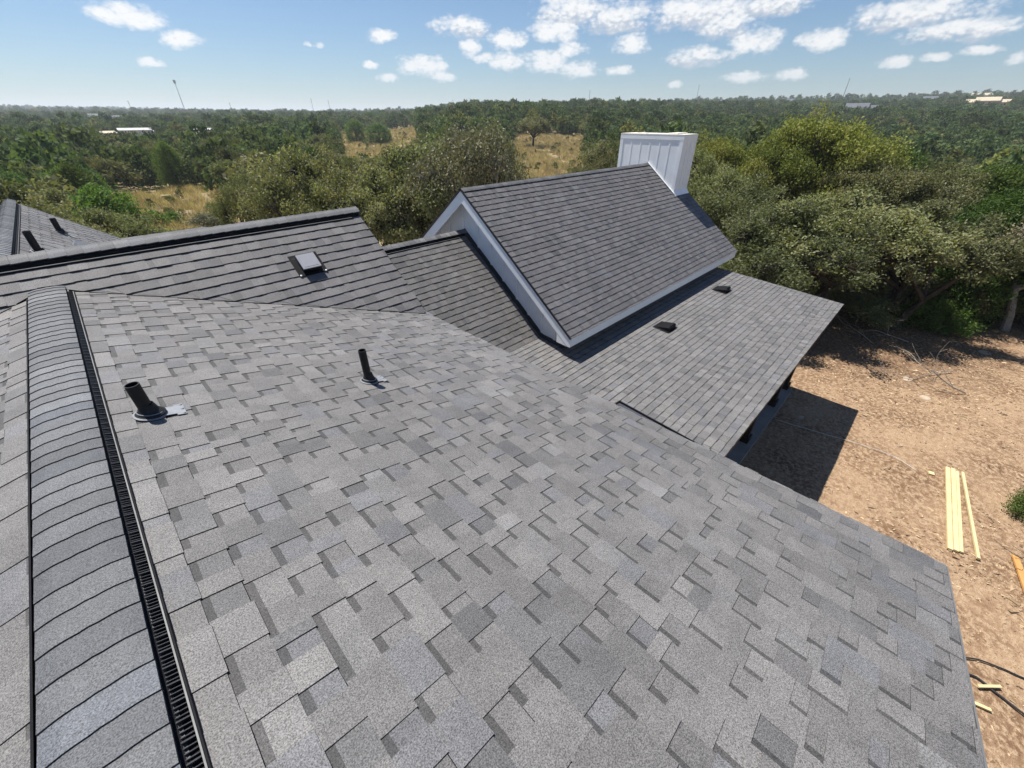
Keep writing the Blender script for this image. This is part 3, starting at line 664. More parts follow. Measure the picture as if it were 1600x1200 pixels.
pipe_vent((-.183, 3.127, fA(-.183)), .245, .038, SA1, 'thick black vent pipe with metal flashing plate beside the ridge vent on the nearest roof')
pipe_vent((1.266, 3.09, fA(1.266)), .330, .033, SA1, 'slender black vent pipe standing mid-slope on the nearest roof')
ex1, ex2 = -.416, -.685
pipe_vent((ex1, 13.0, zE-sE*(ex1-xE)), .30, .050, SE1, 'black vent pipe on the far left roof wing, lower on the slope', group='plumbing vent pipes on the roofs')
pipe_vent((ex2, 10.06, zE-sE*(ex2-xE)), .36, .050, SE1, 'black vent pipe on the far left roof wing, nearest its ridge')
def box_vent(sl, u, s, w, d, h, label, top, slant=False, body='black'):
    c = sl.p(u, s, 0); e = empty('roof_vent', c, label, 'roof vent', 'box vents on the roofs')
    P = lambda a, b, hh: sl.p(u+a, s+b, hh); up = sl.N
    mb = MB(); q = .07
    def fl(x): return [P(-w/2-q, -d/2-q, x), P(w/2+q, -d/2-q, x), P(w/2+q, d/2+q*.6, x), P(-w/2-q, d/2+q*.6, x)]
    a, b = fl(.011), fl(.016)
    if (a[1]-a[0]).cross(a[2]-a[1]).dot(up) < 0: a.reverse(); b.reverse()
    mb.hexa(a, b); mb.build('flange', body, e)
    def quad(w_, d_, x0, x1, off=0): 
        k = [P(-w_/2, -d_/2+off, x0), P(w_/2, -d_/2+off, x0), P(w_/2, d_/2+off, x1), P(-w_/2, d_/2+off, x1)]
        return k
    def hx(m_, a, b):
        if (a[1]-a[0]).cross(a[2]-a[1]).dot(up) < 0: a = a[::-1]; b = b[::-1]
        m_.hexa(a, b)
    if slant:
        mb = MB(); hx(mb, quad(w*1.02, d*1.0, .014, h*.28), quad(w, d*.98, .030, h*.82)); hx(mb, quad(w, d*.98, .031, h*.82), quad(w*.84, d*.78, .075, h, .01)); mb.build('hood', body, e)
        mb = MB(); hx(mb, quad(w*.8, d*.9, .012, .012), quad(w*.8, d*.9, .03, .06)); mb.build('throat', 'drip', e)
    else:
        mb = MB(); hx(mb, quad(w*.84, d*.84, .015, .015), quad(w*.84, d*.84, h*.62, h*.62)); mb.build('throat', 'drip', e)
        mb = MB(); hx(mb, quad(w, d, h*.5, h*.5), quad(w, d, h*.88, h*.88)); mb.build('hood_skirt', 'drip', e)
        mb = MB(); hx(mb, quad(w*1.0, d*1.0, h*.881, h*.881), quad(w*.96, d*.96, h*.97, h*.97)); hx(mb, quad(w*.78, d*.78, h*.971, h*.971), quad(w*.76, d*.76, h, h)); mb.build('lid', top, e)
        for sx in (-1, 1):
            mb = MB(); mb.lathe([(.014, .016), (.012, .026), (.001, .03)], P(sx*(w/2+.05), d/2+.03, 0), up, 8); mb.build('nail_patch', 'white', e)
box_vent(SB1, 2.02, .86, .255, .255, .105, 'square grey-topped box vent on the steep roof slope behind the nearest ridge', 'venttop')
box_vent(SP1, 9.20, (yb-3.72)*math.hypot(1, sP), .34, .33, .14, 'black slant-back vent on the porch roof, nearer the gable corner', 'black', True)
box_vent(SP1, 12.82, (yb-3.74)*math.hypot(1, sP), .34, .33, .14, 'black slant-back vent on the porch roof, nearer the trees', 'black', True)
e = empty('roof_vent', SE1.p(11.85, 1.0), 'bright metal vent hood half hidden behind the ridge, far left roof wing', 'roof vent', 'box vents on the roofs')
mb = MB(); mb.prism([SE1.p(11.70, .86, .01), SE1.p(12.05, .86, .01), SE1.p(11.88, .86, .13)], SE1.S*.30); mb.build('hood', 'galv', e)

# ------------------------------------------------------------------ plants
def unit(v): return v/np.maximum(np.linalg.norm(v, axis=-1, keepdims=True), 1e-9)
def leaf_quads(C, size, asp, g, up=.35, along=None):
    n = len(C); nrm = unit(g.normal(size=(n, 3))+np.array([0, 0, up])); t = g.normal(size=(n, 3)) if along is None else along+g.normal(size=(n, 3))*.45
    t = unit(t-nrm*np.sum(t*nrm, 1, keepdims=True)); b = np.cross(nrm, t); s = size*g.uniform(.65, 1.35, (n, 1))
    V = np.stack([C-t*s, C+b*s*asp-t*s*.1, C+t*s, C-b*s*asp-t*s*.1], 1).reshape(-1, 3)
    return V, np.arange(4*n).reshape(-1, 4)
def make_tree(seed, kind, H, Rr, nclus, nleaf, size, asp=.5, sig=.30, mleaf='leaf_oak', stems=1, bare=0.0, lobes=9, twig=True):
    """returns (crown mesh, trunk mesh); the crown is leaves spread through lobes, the trunk carries limbs to each lobe"""
    g = np.random.default_rng(seed); pr = random.Random(seed)
    if kind == 'juniper':
        zc = g.uniform(.06, 1.0, nclus); rad = Rr*np.clip(1.03-zc**2.6, .05, 1)**.5*np.clip(.62+zc*1.6, 0, 1); an = g.uniform(0, 2*np.pi, nclus)
        lump = 1+.22*np.sin(an*3+seed)+.18*np.sin(an*5+zc*9+seed*2); rr = rad*lump*np.sqrt(g.uniform(.25, 1, nclus))
        CC = np.stack([rr*np.cos(an), rr*np.sin(an), zc*H], 1); along = np.stack([np.cos(an)*.55, np.sin(an)*.55, np.full(nclus, 1.1)], 1)
        LC_ = np.array([[0, 0, H*f] for f in (.3, .55, .8)])
    else:
        LC_ = []; LR = []
        for i in range(lobes):
            a = i*2.399+g.uniform(-.4, .4); f = math.sqrt((i+.5)/lobes)*.74; z = H*(.76-.36*f**1.5+g.uniform(-.16, .07))
            LC_.append((Rr*f*math.cos(a), Rr*f*math.sin(a), z)); LR.append(Rr*g.uniform(.16, .42))
        LC_ = np.array(LC_); LR = np.array(LR); which = g.integers(0, lobes, nclus)
        d = unit(g.normal(size=(nclus, 3))); d[:, 2] = np.where((d[:, 2] < -.35) & (g.uniform(size=nclus) < .6), -d[:, 2]*.6, d[:, 2])
        CC = LC_[which]+d*(LR[which]*(g.uniform(.35, 1.12, nclus)))[:, None]*np.array([1, 1, .88]); along = None
        CC[:, 2] = np.minimum(CC[:, 2], H*g.uniform(.9, 1.03, nclus))
    keep = g.uniform(size=nclus) > bare; CL = CC[keep]
    per = max(1, int(nleaf/max(1, len(CL)))); idx = np.repeat(np.arange(len(CL)), per)
    pts = CL[idx]+g.normal(size=(len(idx), 3))*sig*np.array([1, 1, .8 if kind != 'juniper' else 1.25])
    pts = pts[pts[:, 2] > .05]
    al = None if along is None else along[keep][np.repeat(np.arange(len(CL)), per)][:len(pts)]
    V, F_ = leaf_quads(pts, size, asp, g, .45, al)
    ct = g.uniform(0, 1, len(CL)); tone = np.clip(ct[idx][:len(pts)]*.55+g.uniform(0, .45, len(pts)), 0, 1)
    crown = np_mesh('crown', V, F_, mleaf, tone)
    tb = MB(); r0 = .028*H+.02
    for sidx in range(stems):
        a = pr.uniform(0, 6.28); lean = (0 if stems == 1 else pr.uniform(.15, .35)*Rr)
        fork = Vector((lean*math.cos(a), lean*math.sin(a), H*(.26 if kind != 'juniper' else .5)))
        b0 = Vector((.12*stems*math.cos(a), .12*stems*math.sin(a), -.25)); mid = b0.lerp(fork, .5)+Vector((pr.uniform(-.15, .15), pr.uniform(-.15, .15), 0))
        tb.tube([b0, mid, fork], [r0*1.25/stems**.4, r0/stems**.4, r0*.85/stems**.4], 7)
        for li in range(len(LC_)):
            if li % stems != sidx: continue
            L_ = Vector(LC_[li]); md = fork.lerp(L_, .5)+Vector((pr.uniform(-.3, .3), pr.uniform(-.3, .3), pr.uniform(-.1, .35)))*(Rr*.2)
            tb.tube([fork, md, L_], [r0*.55, r0*.38, r0*.2], 6, cap=False)
            if not twig: continue
            near = np.argsort(np.linalg.norm(CC-np.array(L_), axis=1))[:(16 if bare < .3 else 30)]
            for ci in near:
                c_ = Vector(CC[ci]); m2 = L_.lerp(c_, .55)+Vector((pr.uniform(-.15, .15), pr.uniform(-.15, .15), pr.uniform(-.05, .2)))
                tb.tube([L_, m2, c_], [r0*.16, r0*.09, .006], 4, cap=False)
                if bare >= .3:
                    for _ in range(2):
                        e_ = c_+Vector((pr.uniform(-.5, .5), pr.uniform(-.5, .5), pr.uniform(0, .5))); tb.tube([m2, c_.lerp(e_, .5), e_], [.012, .009, .004], 3, cap=False)
    return crown, tb.mesh('trunk', 'bark' if bare < .4 else 'deadwood')
TV = {}
TV['oak'] = [make_tree(11+i, 'oak', 1*6.4, 3.3, 340, 42000, .052, .5, .18, 'leaf_oak', 2+(i == 1), (.22, .34, .26)[i], 15+2*i) for i in range(3)]
TV['yellow'] = [make_tree(31, 'oak', 7.4, 3.9, 380, 40000, .07, .5, .24, 'leaf_yellow', 1, .0, 15)]
TV['sparse'] = [make_tree(41, 'oak', 7.2, 2.9, 560, 24000, .058, .5, .26, 'leaf_oak', 2, .42, 9), make_tree(42, 'oak', 7.2, 2.9, 560, 17000, .058, .5, .24, 'leaf_sage', 3, .52, 9)]
TV['juniper'] = [make_tree(51+i, 'juniper', 5.2, 2.2, 520, 46000, .075, .30, .17, 'leaf_juniper', 2) for i in range(2)]
TV['shrub'] = [make_tree(61, 'oak', 1.7, 1.1, 150, 8000, .045, .5, .16, 'leaf_sage', 3, .25, 6), make_tree(62, 'oak', 1.6, 1.2, 150, 8500, .05, .5, .16, 'leaf_oak', 3, .1, 6), make_tree(63, 'juniper', 1.3, .9, 150, 8000, .05, .3, .1, 'leaf_juniper', 2)]
TV['oak_mid'] = [make_tree(71+i, 'oak', 6.0, 3.2, 330, 9500, .12, .55, .28, 'leaf_oak' if i < 2 else 'leaf_far_oak', 1, .05, 10, twig=False) for i in range(3)]
TV['juniper_mid'] = [make_tree(81+i, 'juniper', 5.6, 2.5, 330, 10000, .14, .36, .22, 'leaf_juniper', 1) for i in range(2)]
def plant(name, var, xy, H, Rr, label, cat, group, rot=None, seed=0):
    crown, trunk = var; x, y = xy; z = float(terrain(x, y)) if math.hypot(x, y) > 30 else 0.0
    e = empty(name, (x, y, z), label, cat, group)
    co = [v for v in crown.vertices]
    bh = crown['bh'] if 'bh' in crown else None
    if bh is None:
        a = np.empty(len(crown.vertices)*3, 'f'); crown.vertices.foreach_get('co', a); a = a.reshape(-1, 3)
        crown['bh'] = float(np.percentile(a[:, 2], 99.5)); crown['br'] = float(np.percentile(np.hypot(a[:, 0], a[:, 1]), 97))
    e.scale = (Rr/crown['br'], Rr/crown['br'], H/crown['bh']); e.rotation_euler = (0, 0, random.uniform(0, 6.28) if rot is None else rot)
    for nm, me_ in (('crown', crown), ('trunk', trunk)):
        o = bpy.data.objects.new(nm, me_); COL.objects.link(o); o.parent = e
    return e
def pol(a, r): return (r*math.sin(R(a)), r*math.cos(R(a)))
G1, G2 = 'live oaks close behind the house', 'trees at the edge of the bare yard'
NEAR = [  # az, r, height, radius, kind, variant, label, group
    (14.2, 29, 5.2, 1.9, 'oak', 0, 'round olive live oak beside the dry left clearing, nearest its right edge', G1),
    (17.3, 25, 5.9, 2.4, 'oak', 1, 'broad olive live oak left of the cross roof ridge end, second from the clearing', G1),
    (20.6, 22, 6.35, 2.7, 'oak', 2, 'dense live oak rising straight behind the middle of the cross roof ridge', G1),
    (23.6, 23, 6.2, 3.2, 'oak', 0, 'live oak with dark limbs just above the box vent', G1),
    (27.5, 20.5, 5.9, 2.8, 'oak', 1, 'live oak filling the gap right of the cross roof rake', G1),
    (31.6, 21.5, 6.4, 3.1, 'oak', 2, 'olive live oak above the lower roof ridge', G1),
    (35.6, 21, 6.9, 2.9, 'sparse', 0, 'thin live oak with grey bare twigs left of the white gable peak', G1),
    (39.3, 19.5, 7.65, 2.5, 'sparse', 1, 'tallest sparse grey-twigged tree directly above the white gable peak', G1),
    (42.4, 20.5, 7.1, 2.1, 'sparse', 0, 'open-crowned tree behind the upper gable ridge, beside the tan field', G1),
    (47.6, 24, 5.0, 2.0, 'oak', 1, 'low live oak over the upper ridge, in front of the tan field', G1),
    (56.0, 30, 5.6, 2.6, 'oak', 0, 'small dark live oak behind the ridge just left of the chimney', G1),
    (67.8, 26, 6.2, 2.9, 'oak', 2, 'olive live oak immediately right of the white chimney', G1),
    (72.6, 24, 5.2, 2.9, 'oak', 0, 'live oak with pale speckled leaves beyond the upper gable corner', G1),
    (79.6, 20.2, 5.0, 3.3, 'oak', 1, 'grey-green live oak beyond the far end of the porch roof', G2),
    (71.0, 34, 6.6, 3.2, 'yellow', 0, 'yellow-green tree close right of the chimney, behind the olive oaks', G2),
    (75.5, 35, 7.1, 3.4, 'yellow', 0, 'bright leafy yellow-green tree between the chimney and the tallest golden tree', G2),
    (79.8, 36, 7.85, 3.9, 'yellow', 0, 'tall golden-green tree standing highest on the right of the chimney', G2),
    (82.6, 22.0, 5.3, 3.5, 'oak', 2, 'live oak with dark forked trunk past the porch corner', G2),
    (84.4, 33, 5.9, 3.2, 'oak', 0, 'speckled live oak behind the dark-trunked oak', G2),
    (90.3, 23.6, 5.0, 3.2, 'oak', 1, 'many-stemmed live oak casting dappled shade over the yard', G2),
    (88.8, 34, 5.6, 3.0, 'oak', 2, 'live oak set back between the dark-trunked oak and the cedar', G2),
    (95.2, 28, 5.1, 2.7, 'juniper', 0, 'bright green cedar at the right edge of the yard', G2),
    (92.6, 36, 5.6, 2.9, 'juniper', 1, 'taller green cedar behind the yard-edge cedar', G2),
    (99.5, 27, 5.2, 2.6, 'sparse', 1, 'grey half-bare oak cut by the right picture edge', G2),
    (97.5, 38, 5.6, 2.8, 'oak', 0, 'olive oak behind the cedars at the far right', G2),
    (-3.5, 26, 4.9, 2.8, 'oak', 0, 'leafy oak just beyond the far left roof wing', G1),
    (1.2, 27, 4.3, 2.4, 'oak', 1, 'low oak against the right rake of the far left roof wing', G1),
    (2.0, 37, 4.4, 2.6, 'juniper_mid', 0, 'dark cedar on the left edge of the dry left clearing', G1),
]
placed = []
for (a, r, H, Rr, kd, vi, lab, gr) in NEAR:
    nm = {'oak': 'live_oak_tree', 'oak_mid': 'live_oak_tree', 'sparse': 'sparse_oak_tree', 'yellow': 'yellow_green_tree', 'juniper': 'cedar_tree', 'juniper_mid': 'cedar_tree'}[kd]
    xy = pol(a, r); plant(nm, TV[kd][vi], xy, H, Rr, lab, 'tree', gr); placed.append((xy[0], xy[1], Rr*.75))
# clearings: (az0, az1, r0, r1, highest top allowed in front, in degrees)
CLR = [(3.0, 10.8, 42, 88, -10.0), (25.5, 33.6, 118, 300, -3.6), (45.6, 54.0, 84, 190, -5.6), (88.0, 90.6, 72, 100, -6.8)]
def blocked(x, y, top, Rr):
    a = math.degrees(math.atan2(x, y)); r = math.hypot(x, y); da = math.degrees(Rr/r)*.8
    for (a0, a1, r0, r1, emax) in CLR:
        if a0-da < a < a1+da:
            if r0-2 < r < r1: return True
            if r <= r0 and math.degrees(math.atan2(top-CAMZ, r)) > emax: return True
    return False
plant('cedar_tree', TV['juniper_mid'][1], pol(27.0, 205), 7.5, 4.6, 'dark round cedar at the left end of the middle tan field', 'tree', 'trees in the tan fields')
plant('live_oak_tree', TV['oak_mid'][0], pol(47.9, 146), 8.0, 5.0, 'lone dark oak standing in the tan field left of the chimney', 'tree', 'trees in the tan fields')
plant('cedar_tree', TV['juniper_mid'][0], pol(29.6, 190), 6.5, 5.6, 'wide dark cedar in the middle of the middle tan field', 'tree', 'trees in the tan fields')
rp = random.Random(5); cand = []
tries = 0
while len(cand) < 262 and tries < 60000:
    tries += 1
    r = 22+(rp.random()**.62)*112; a = rp.uniform(-9, 103); x, y = pol(a, r)
    if -11 < x < 19 and -12 < y < 20: continue
    if r < 30 and a > 60: continue
    if a > 74 and r < 31: continue
    if 11 < a < 50 and r < 30: continue
    if a < 11 and r < 30: continue
    jun = rp.random() < (.62 if a < 16 else .40 if a < 60 else .34)
    Rr = rp.uniform(1.9, 3.5); gz = float(terrain(x, y)); H = rp.uniform(3.7, 6.2)*(1.05 if jun else 1.0)
    emax = 0.4 if r > 60 else -.8
    if math.degrees(math.atan2(gz+H-CAMZ, r)) > emax: H = max(3.0, CAMZ+r*math.tan(R(emax))-gz)
    if blocked(x, y, gz+H, Rr): continue
    if any((x-px)**2+(y-py)**2 < (Rr*.62+pr_)**2 for px, py, pr_ in placed): continue
    placed.append((x, y, Rr*.62)); cand.append((a, r, x, y, H, Rr, jun))
def zone(a, r):
    if a < 11: return 'left of the dry clearing' if r < 60 else 'in the woods at the far left'
    if a < 26: return 'in the woods beyond the cross roof'
    if a < 45: return 'in the woods below the middle tan field'
    if a < 62: return 'around the tan field left of the chimney'
    if a < 84: return 'in the woods beyond the golden trees'
    return 'on the wooded slope at the right'
for (a, r, x, y, H, Rr, jun) in cand:
    nm = 'cedar_tree' if jun else 'live_oak_tree'; z_ = zone(a, r)
    lab = ('low ' if H < 4.3 else 'tall ' if H > 5.3 else '')+('narrow ' if Rr < 2.3 else 'broad ' if Rr > 3.0 else '')+('dark green cedar ' if jun else 'olive live oak ')+('' if 'clearing' in z_ else 'toward the front ' if r < 62 else 'midway back ' if r < 98 else 'far back ')+z_
    plant(nm, rp.choice(TV['juniper_mid' if jun else 'oak_mid']), (x, y), H, Rr, lab, 'tree', ('cedars ' if jun else 'live oaks ')+z_)
for (x, y, H, Rr, v, lab) in [(12.95, -4.35, .75, .62, 2, 'small bright green bush by the brush pile at the right picture edge'), (28.2, -4.3, 1.1, 1.3, 0, 'pale sage shrub in front of the cedar'),
        (26.0, 5.6, 1.3, 1.5, 0, 'dry brownish shrub beyond the far porch corner'), (22.4, 6.6, 1.4, 1.4, 1, 'low leafy shrub hugging the far edge of the porch roof'),
        (19.2, 7.6, 1.3, 1.3, 1, 'green shrub behind the upper gable corner'), (24.0, 4.0, .8, .9, 0, 'small straggly shrub at the foot of the dark-trunked oak'),
        (30.5, -1.8, 1.2, 1.3, 1, 'dark low shrub under the many-stemmed oak'), (7.5, 44, 1.5, 1.6, 0, 'pale rounded shrub in the left dry clearing'), (9.4, 47, 1.3, 1.5, 1, 'green rounded shrub at the back of the left dry clearing'), (6.2, 52, 1.2, 1.1, 2, 'tiny dark shrub in the left dry clearing'),
        (24.6, 1.3, 1.7, 1.5, 1, 'dense low shrub right of the dark forked trunk'), (26.2, -.6, 1.8, 1.7, 1, 'leafy shrub under the many-stemmed oak, left side'), (27.2, 1.4, 1.9, 1.8, 0, 'pale twiggy shrub behind the dark forked trunk'),
        (28.6, -1.0, 1.7, 1.6, 2, 'dark green low cedar bush between the yard oaks'), (26.6, -2.6, 1.5, 1.5, 1, 'leafy shrub in front of the bright cedar, left side'), (29.6, 2.6, 2.0, 1.9, 1, 'tall shrub filling the gap behind the yard oaks'),
        (23.2, 5.0, 1.5, 1.5, 0, 'twiggy pale shrub just past the porch roof edge'), (31.5, .4, 2.1, 2.0, 1, 'broad shrub farther back under the yard oaks'), (23.0, .6, 1.2, 1.4, 1, 'low leafy brush at the yard-side foot of the forked trunk'), (24.8, -1.6, 1.3, 1.5, 2, 'dark low brush on the shaded yard edge under the many-stemmed oak'), (27.8, -3.6, 1.4, 1.3, 1, 'green brush at the foot of the bright cedar'),
        (25.6, 3.2, 1.6, 1.5, 2, 'small dark cedar bush left of the forked trunk')]:
    plant('shrub', TV['shrub'][v], (x, y), H, Rr, lab, 'shrub', 'shrubs')

# ---- the far woodland that reads as one mass (geometry-node instances on points)
far_col = bpy.data.collections.new('far_tree_kinds')
lows = []
for i in range(6):
    kd = 'juniper' if i % 2 else 'oak'
    c, t = make_tree(101+i, kd, 1.0, .5, 90, 620, .055, .62, .05, 'leaf_far_juniper' if kd == 'juniper' else ('leaf_far_oak' if i != 4 else 'leaf_yellow'), 1, 0, 8, twig=False)
    o = bpy.data.objects.new('far_tree_%s' % kd, c); far_col.objects.link(o); lows.append(o)
g = np.random.default_rng(99)
def scatter(r0, r1, n, hs):
    r = np.sqrt(g.uniform(r0**2, r1**2, n)); a = g.uniform(-16, 108, n); x, y = r*np.sin(np.radians(a)), r*np.cos(np.radians(a))
    keep = np.ones(n, bool)
    for (a0, a1, c0, c1, _) in CLR: keep &= ~((a > a0) & (a < a1) & (r > c0) & (r < c1))
    # wood density varies: thickets and gaps
    den = .5+.3*np.sin(x*.035+1)*np.sin(y*.041)+.3*np.sin(x*.011-y*.016+2); keep &= g.uniform(0, 1, n) < np.clip(den+.45, .25, 1)
    return np.stack([x, y, terrain(x, y)], 1)[keep], (np.clip(g.lognormal(-.05, .28, n), .45, 1.6)*hs)[keep]
HOUSES = [(80.5, 560, 15), (89.3, 640, 16), (85.6, 960, 10), (83.4, 900, 8), (88.9, 1120, 16), (75, 1000, 10), (6.9, 250, 8), (4.9, 268, 3.5), (12.4, 222, 4), (11, 216, 2.6), (17.2, 900, 14), (6.2, 600, 9), (4.6, 640, 7)]
def clear_view(P, s):
    a = np.degrees(np.arctan2(P[:, 0], P[:, 1])); r = np.hypot(P[:, 0], P[:, 1]); k = np.ones(len(P), bool)
    for (ha, hr, hw) in HOUSES:
        k &= ~((np.abs(a-ha) < math.degrees(hw/hr)) & (r > hr*(.62 if hr < 300 else .80 if hr < 450 else .90)) & (r < hr+9) & (g.uniform(size=len(P)) < .95))
    return P[k], s[k]
S1 = scatter(60, 300, 9000, 5.0); S2 = scatter(300, 900, 26000, 5.6); S3 = scatter(900, 2600, 30000, 8.5)
def ok_near(P, s):
    a = np.degrees(np.arctan2(P[:, 0], P[:, 1])); r = np.hypot(P[:, 0], P[:, 1]); k = np.ones(len(P), bool)
    for i in np.where(r < 300)[0]:
        if blocked(P[i, 0], P[i, 1], P[i, 2]+s[i], s[i]*.5): k[i] = False
        elif r[i] < 136:
            if any((P[i, 0]-px)**2+(P[i, 1]-py)**2 < (pr_*1.2+1.0)**2 for px, py, pr_ in placed): k[i] = False
    return P[k], s[k]
fs = []
for (a0, a1, r0, r1, _) in CLR[:3]:
    n = int(26*(r1-r0)/60); r = g.uniform(r0, r1, n); a = np.radians(g.uniform(a0, a1, n)); fs.append(np.column_stack([r*np.sin(a), r*np.cos(a)]))
fs = np.concatenate(fs); SF = (np.column_stack([fs, terrain(fs[:, 0], fs[:, 1])]), g.uniform(.5, 1.5, len(fs)))
S1 = ok_near(*S1); S1 = clear_view(*S1); S2 = clear_view(*S2); S3 = clear_view(*S3)
P_ = np.concatenate([S1[0], S2[0], S3[0], SF[0]]); s_ = np.concatenate([S1[1], S2[1], S3[1], SF[1]])
me = bpy.data.meshes.new('distant_woodland'); me.vertices.add(len(P_)); me.vertices.foreach_set('co', P_.astype('f').ravel())
for nm, arr, ty in (('tsize', s_.astype('f'), 'FLOAT'), ('trot', g.uniform(0, 6.28, len(P_)).astype('f'), 'FLOAT'), ('tkind', g.choice(6, len(P_), p=[.29, .15, .27, .13, .05, .11]).astype('i'), 'INT')):
    at = me.attributes.new(nm, ty, 'POINT'); at.data.foreach_set('value', arr)
wood = link('distant_woodland', me, label='endless scrub woodland of cedar and oak covering the hills to the horizon', cat='woodland', kind='stuff')
gt = bpy.data.node_groups.new('woodland', 'GeometryNodeTree'); gt.interface.new_socket('Geometry', in_out='INPUT', socket_type='NodeSocketGeometry'); gt.interface.new_socket('Geometry', in_out='OUTPUT', socket_type='NodeSocketGeometry')
Gn = NT(gt); gi = Gn.n('NodeGroupInput'); go = Gn.n('NodeGroupOutput')
ci = Gn.n('GeometryNodeCollectionInfo', {'Collection': far_col, 'Separate Children': True, 'Reset Children': True})
def attr(nm, ty): return Gn.n('GeometryNodeInputNamedAttribute', {'Name': nm}, data_type=ty).outputs['Attribute']
ts = attr('tsize', 'FLOAT'); rv = Gn.n('ShaderNodeCombineXYZ', {2: attr('trot', 'FLOAT')}).outputs[0]; sv3 = Gn.n('ShaderNodeCombineXYZ', {0: ts, 1: ts, 2: ts}).outputs[0]
ip = Gn.n('GeometryNodeInstanceOnPoints', {'Points': gi.outputs[0], 'Instance': ci.outputs[0], 'Pick Instance': True, 'Instance Index': attr('tkind', 'INT'), 'Scale': sv3})
e2r = Gn.n('FunctionNodeEulerToRotation', {0: rv}); gt.links.new(e2r.outputs[0], ip.inputs['Rotation'])
gt.links.new(ip.outputs[0], go.inputs[0])
md = wood.modifiers.new('woodland', 'NODES'); md.node_group = gt

def tuft(seed):
    gg = np.random.default_rng(seed); n = 46; a = gg.uniform(0, 6.28, n); r = gg.uniform(0, .34, n)**1.0; h = gg.uniform(.22, .62, n); w = gg.uniform(.010, .022, n); ln = gg.uniform(.05, .3, n); b = gg.uniform(0, 6.28, n)
    B = np.stack([r*np.cos(a), r*np.sin(a), np.full(n, -.03)], 1); d = np.stack([np.cos(b), np.sin(b), np.zeros(n)], 1); T_ = B+np.stack([ln*np.cos(a), ln*np.sin(a), h], 1)
    V_ = np.stack([B-d*w[:, None], B+d*w[:, None], T_+d*w[:, None]*.3, T_-d*w[:, None]*.3], 1).reshape(-1, 3)
    return np_mesh('grass_tuft', V_, np.arange(4*n).reshape(-1, 4), 'leaf_grass', gg.uniform(0, 1, n))
M['leaf_grass'] = mat_leaf('dry_grass_blade', (.30, .24, .125), (.56, .47, .28), .3, .7, .2)
tuft_col = bpy.data.collections.new('grass_tuft_kinds')
for i in range(3): tuft_col.objects.link(bpy.data.objects.new('grass_tuft', tuft(i)))
gp = []
for (a0, a1, r0, r1, _) in CLR[:3]:
    n = int(min(9000, 2.6*(a1-a0)*math.pi/180*(r1**2-r0**2)/2)); r = np.sqrt(g.uniform((r0*.8)**2, r1**2, n)); a = np.radians(g.uniform(a0-1.5, a1+1.5, n))
    gp.append(np.stack([r*np.sin(a), r*np.cos(a)], 1))
n = 5000; r = np.sqrt(g.uniform(24**2, 75**2, n)); a = np.radians(g.uniform(72, 101, n)); q = np.stack([r*np.sin(a), r*np.cos(a)], 1); gp.append(q[(q[:, 0] > 31)])
gp = np.concatenate(gp); den = np.sin(gp[:, 0]*.31+1)*np.sin(gp[:, 1]*.27)+.6*np.sin(gp[:, 0]*.9-gp[:, 1]*.7); gp = gp[g.uniform(-1.6, .9, len(gp)) < den]
me = bpy.data.meshes.new('dry_grass'); me.vertices.add(len(gp)); me.vertices.foreach_set('co', np.column_stack([gp, terrain(gp[:, 0], gp[:, 1])]).astype('f').ravel())
for nm, arr, ty in (('tsize', g.uniform(.7, 1.7, len(gp)).astype('f'), 'FLOAT'), ('trot', g.uniform(0, 6.28, len(gp)).astype('f'), 'FLOAT'), ('tkind', g.choice(3, len(gp)).astype('i'), 'INT')):
    at = me.attributes.new(nm, ty, 'POINT'); at.data.foreach_set('value', arr)
grass = link('dry_grass', me, label='dry tan grass standing in the clearings and under the yard trees', cat='grass', kind='stuff')
gt2 = gt.copy(); [nd for nd in gt2.nodes if nd.bl_idname == 'GeometryNodeCollectionInfo'][0].inputs['Collection'].default_value = tuft_col
grass.modifiers.new('grass', 'NODES').node_group = gt2

# ------------------------------------------------------------------ yard details
def chips():
    g = np.random.default_rng(3); n = 70000
    x = g.uniform(5.2, 33, n); y = g.uniform(-9, 9, n)
    den = .45+.35*np.sin(x*.9+y*.5)*np.sin(y*.8-x*.2)+.3*np.sin(x*.31+1)*np.sin(y*.43+2)
    k = (g.uniform(0, 1, n) < np.clip(den, .12, 1)) & ~((x < xRp) & (y > 1.1)) & ~((x < 3.4)) & (y < 9-(x-33)*-.0)
    x, y = x[k], y[k]; n = len(x); s = g.uniform(.014, .05, n)*np.where(g.uniform(size=n) < .08, 1.9, 1); a = g.uniform(0, 6.28, n)
    c, sn = np.cos(a), np.sin(a); w = s*g.uniform(.25, .6, n); t = g.uniform(.006, .022, n); z = terrain(x, y)*(np.hypot(x, y) > 30)+.03*np.sin(x*2.3+y)*np.sin(y*1.7-x*.6)
    base = np.stack([x, y, z+.002], 1); d = np.stack([c, sn, np.zeros(n)], 1); e = np.stack([-sn, c, np.zeros(n)], 1)
    til = g.uniform(-.3, .3, (n, 1))*s[:, None]
    up = np.array([0, 0, 1.])
    V = np.stack([base-d*s[:, None]-e*w[:, None], base+d*s[:, None]-e*w[:, None]*.6, base+d*s[:, None]*.8+e*w[:, None]+up*np.abs(til), base+up*t[:, None]-d*s[:, None]*.2+up*np.abs(til)*.5], 1).reshape(-1, 3)
    i = np.arange(n)*4; F_ = np.concatenate([np.stack([i, i+1, i+3], 1), np.stack([i+1, i+2, i+3], 1), np.stack([i+2, i, i+3], 1)])
    tone = np.tile(np.clip(g.beta(1.3, 1.6, n), 0, 1), 3)
    return np_mesh('wood_chips', V, F_, 'chip', tone)
link('wood_chips', chips(), label='pale wood chips and bark litter strewn over the bare yard', cat='wood chips', kind='stuff')
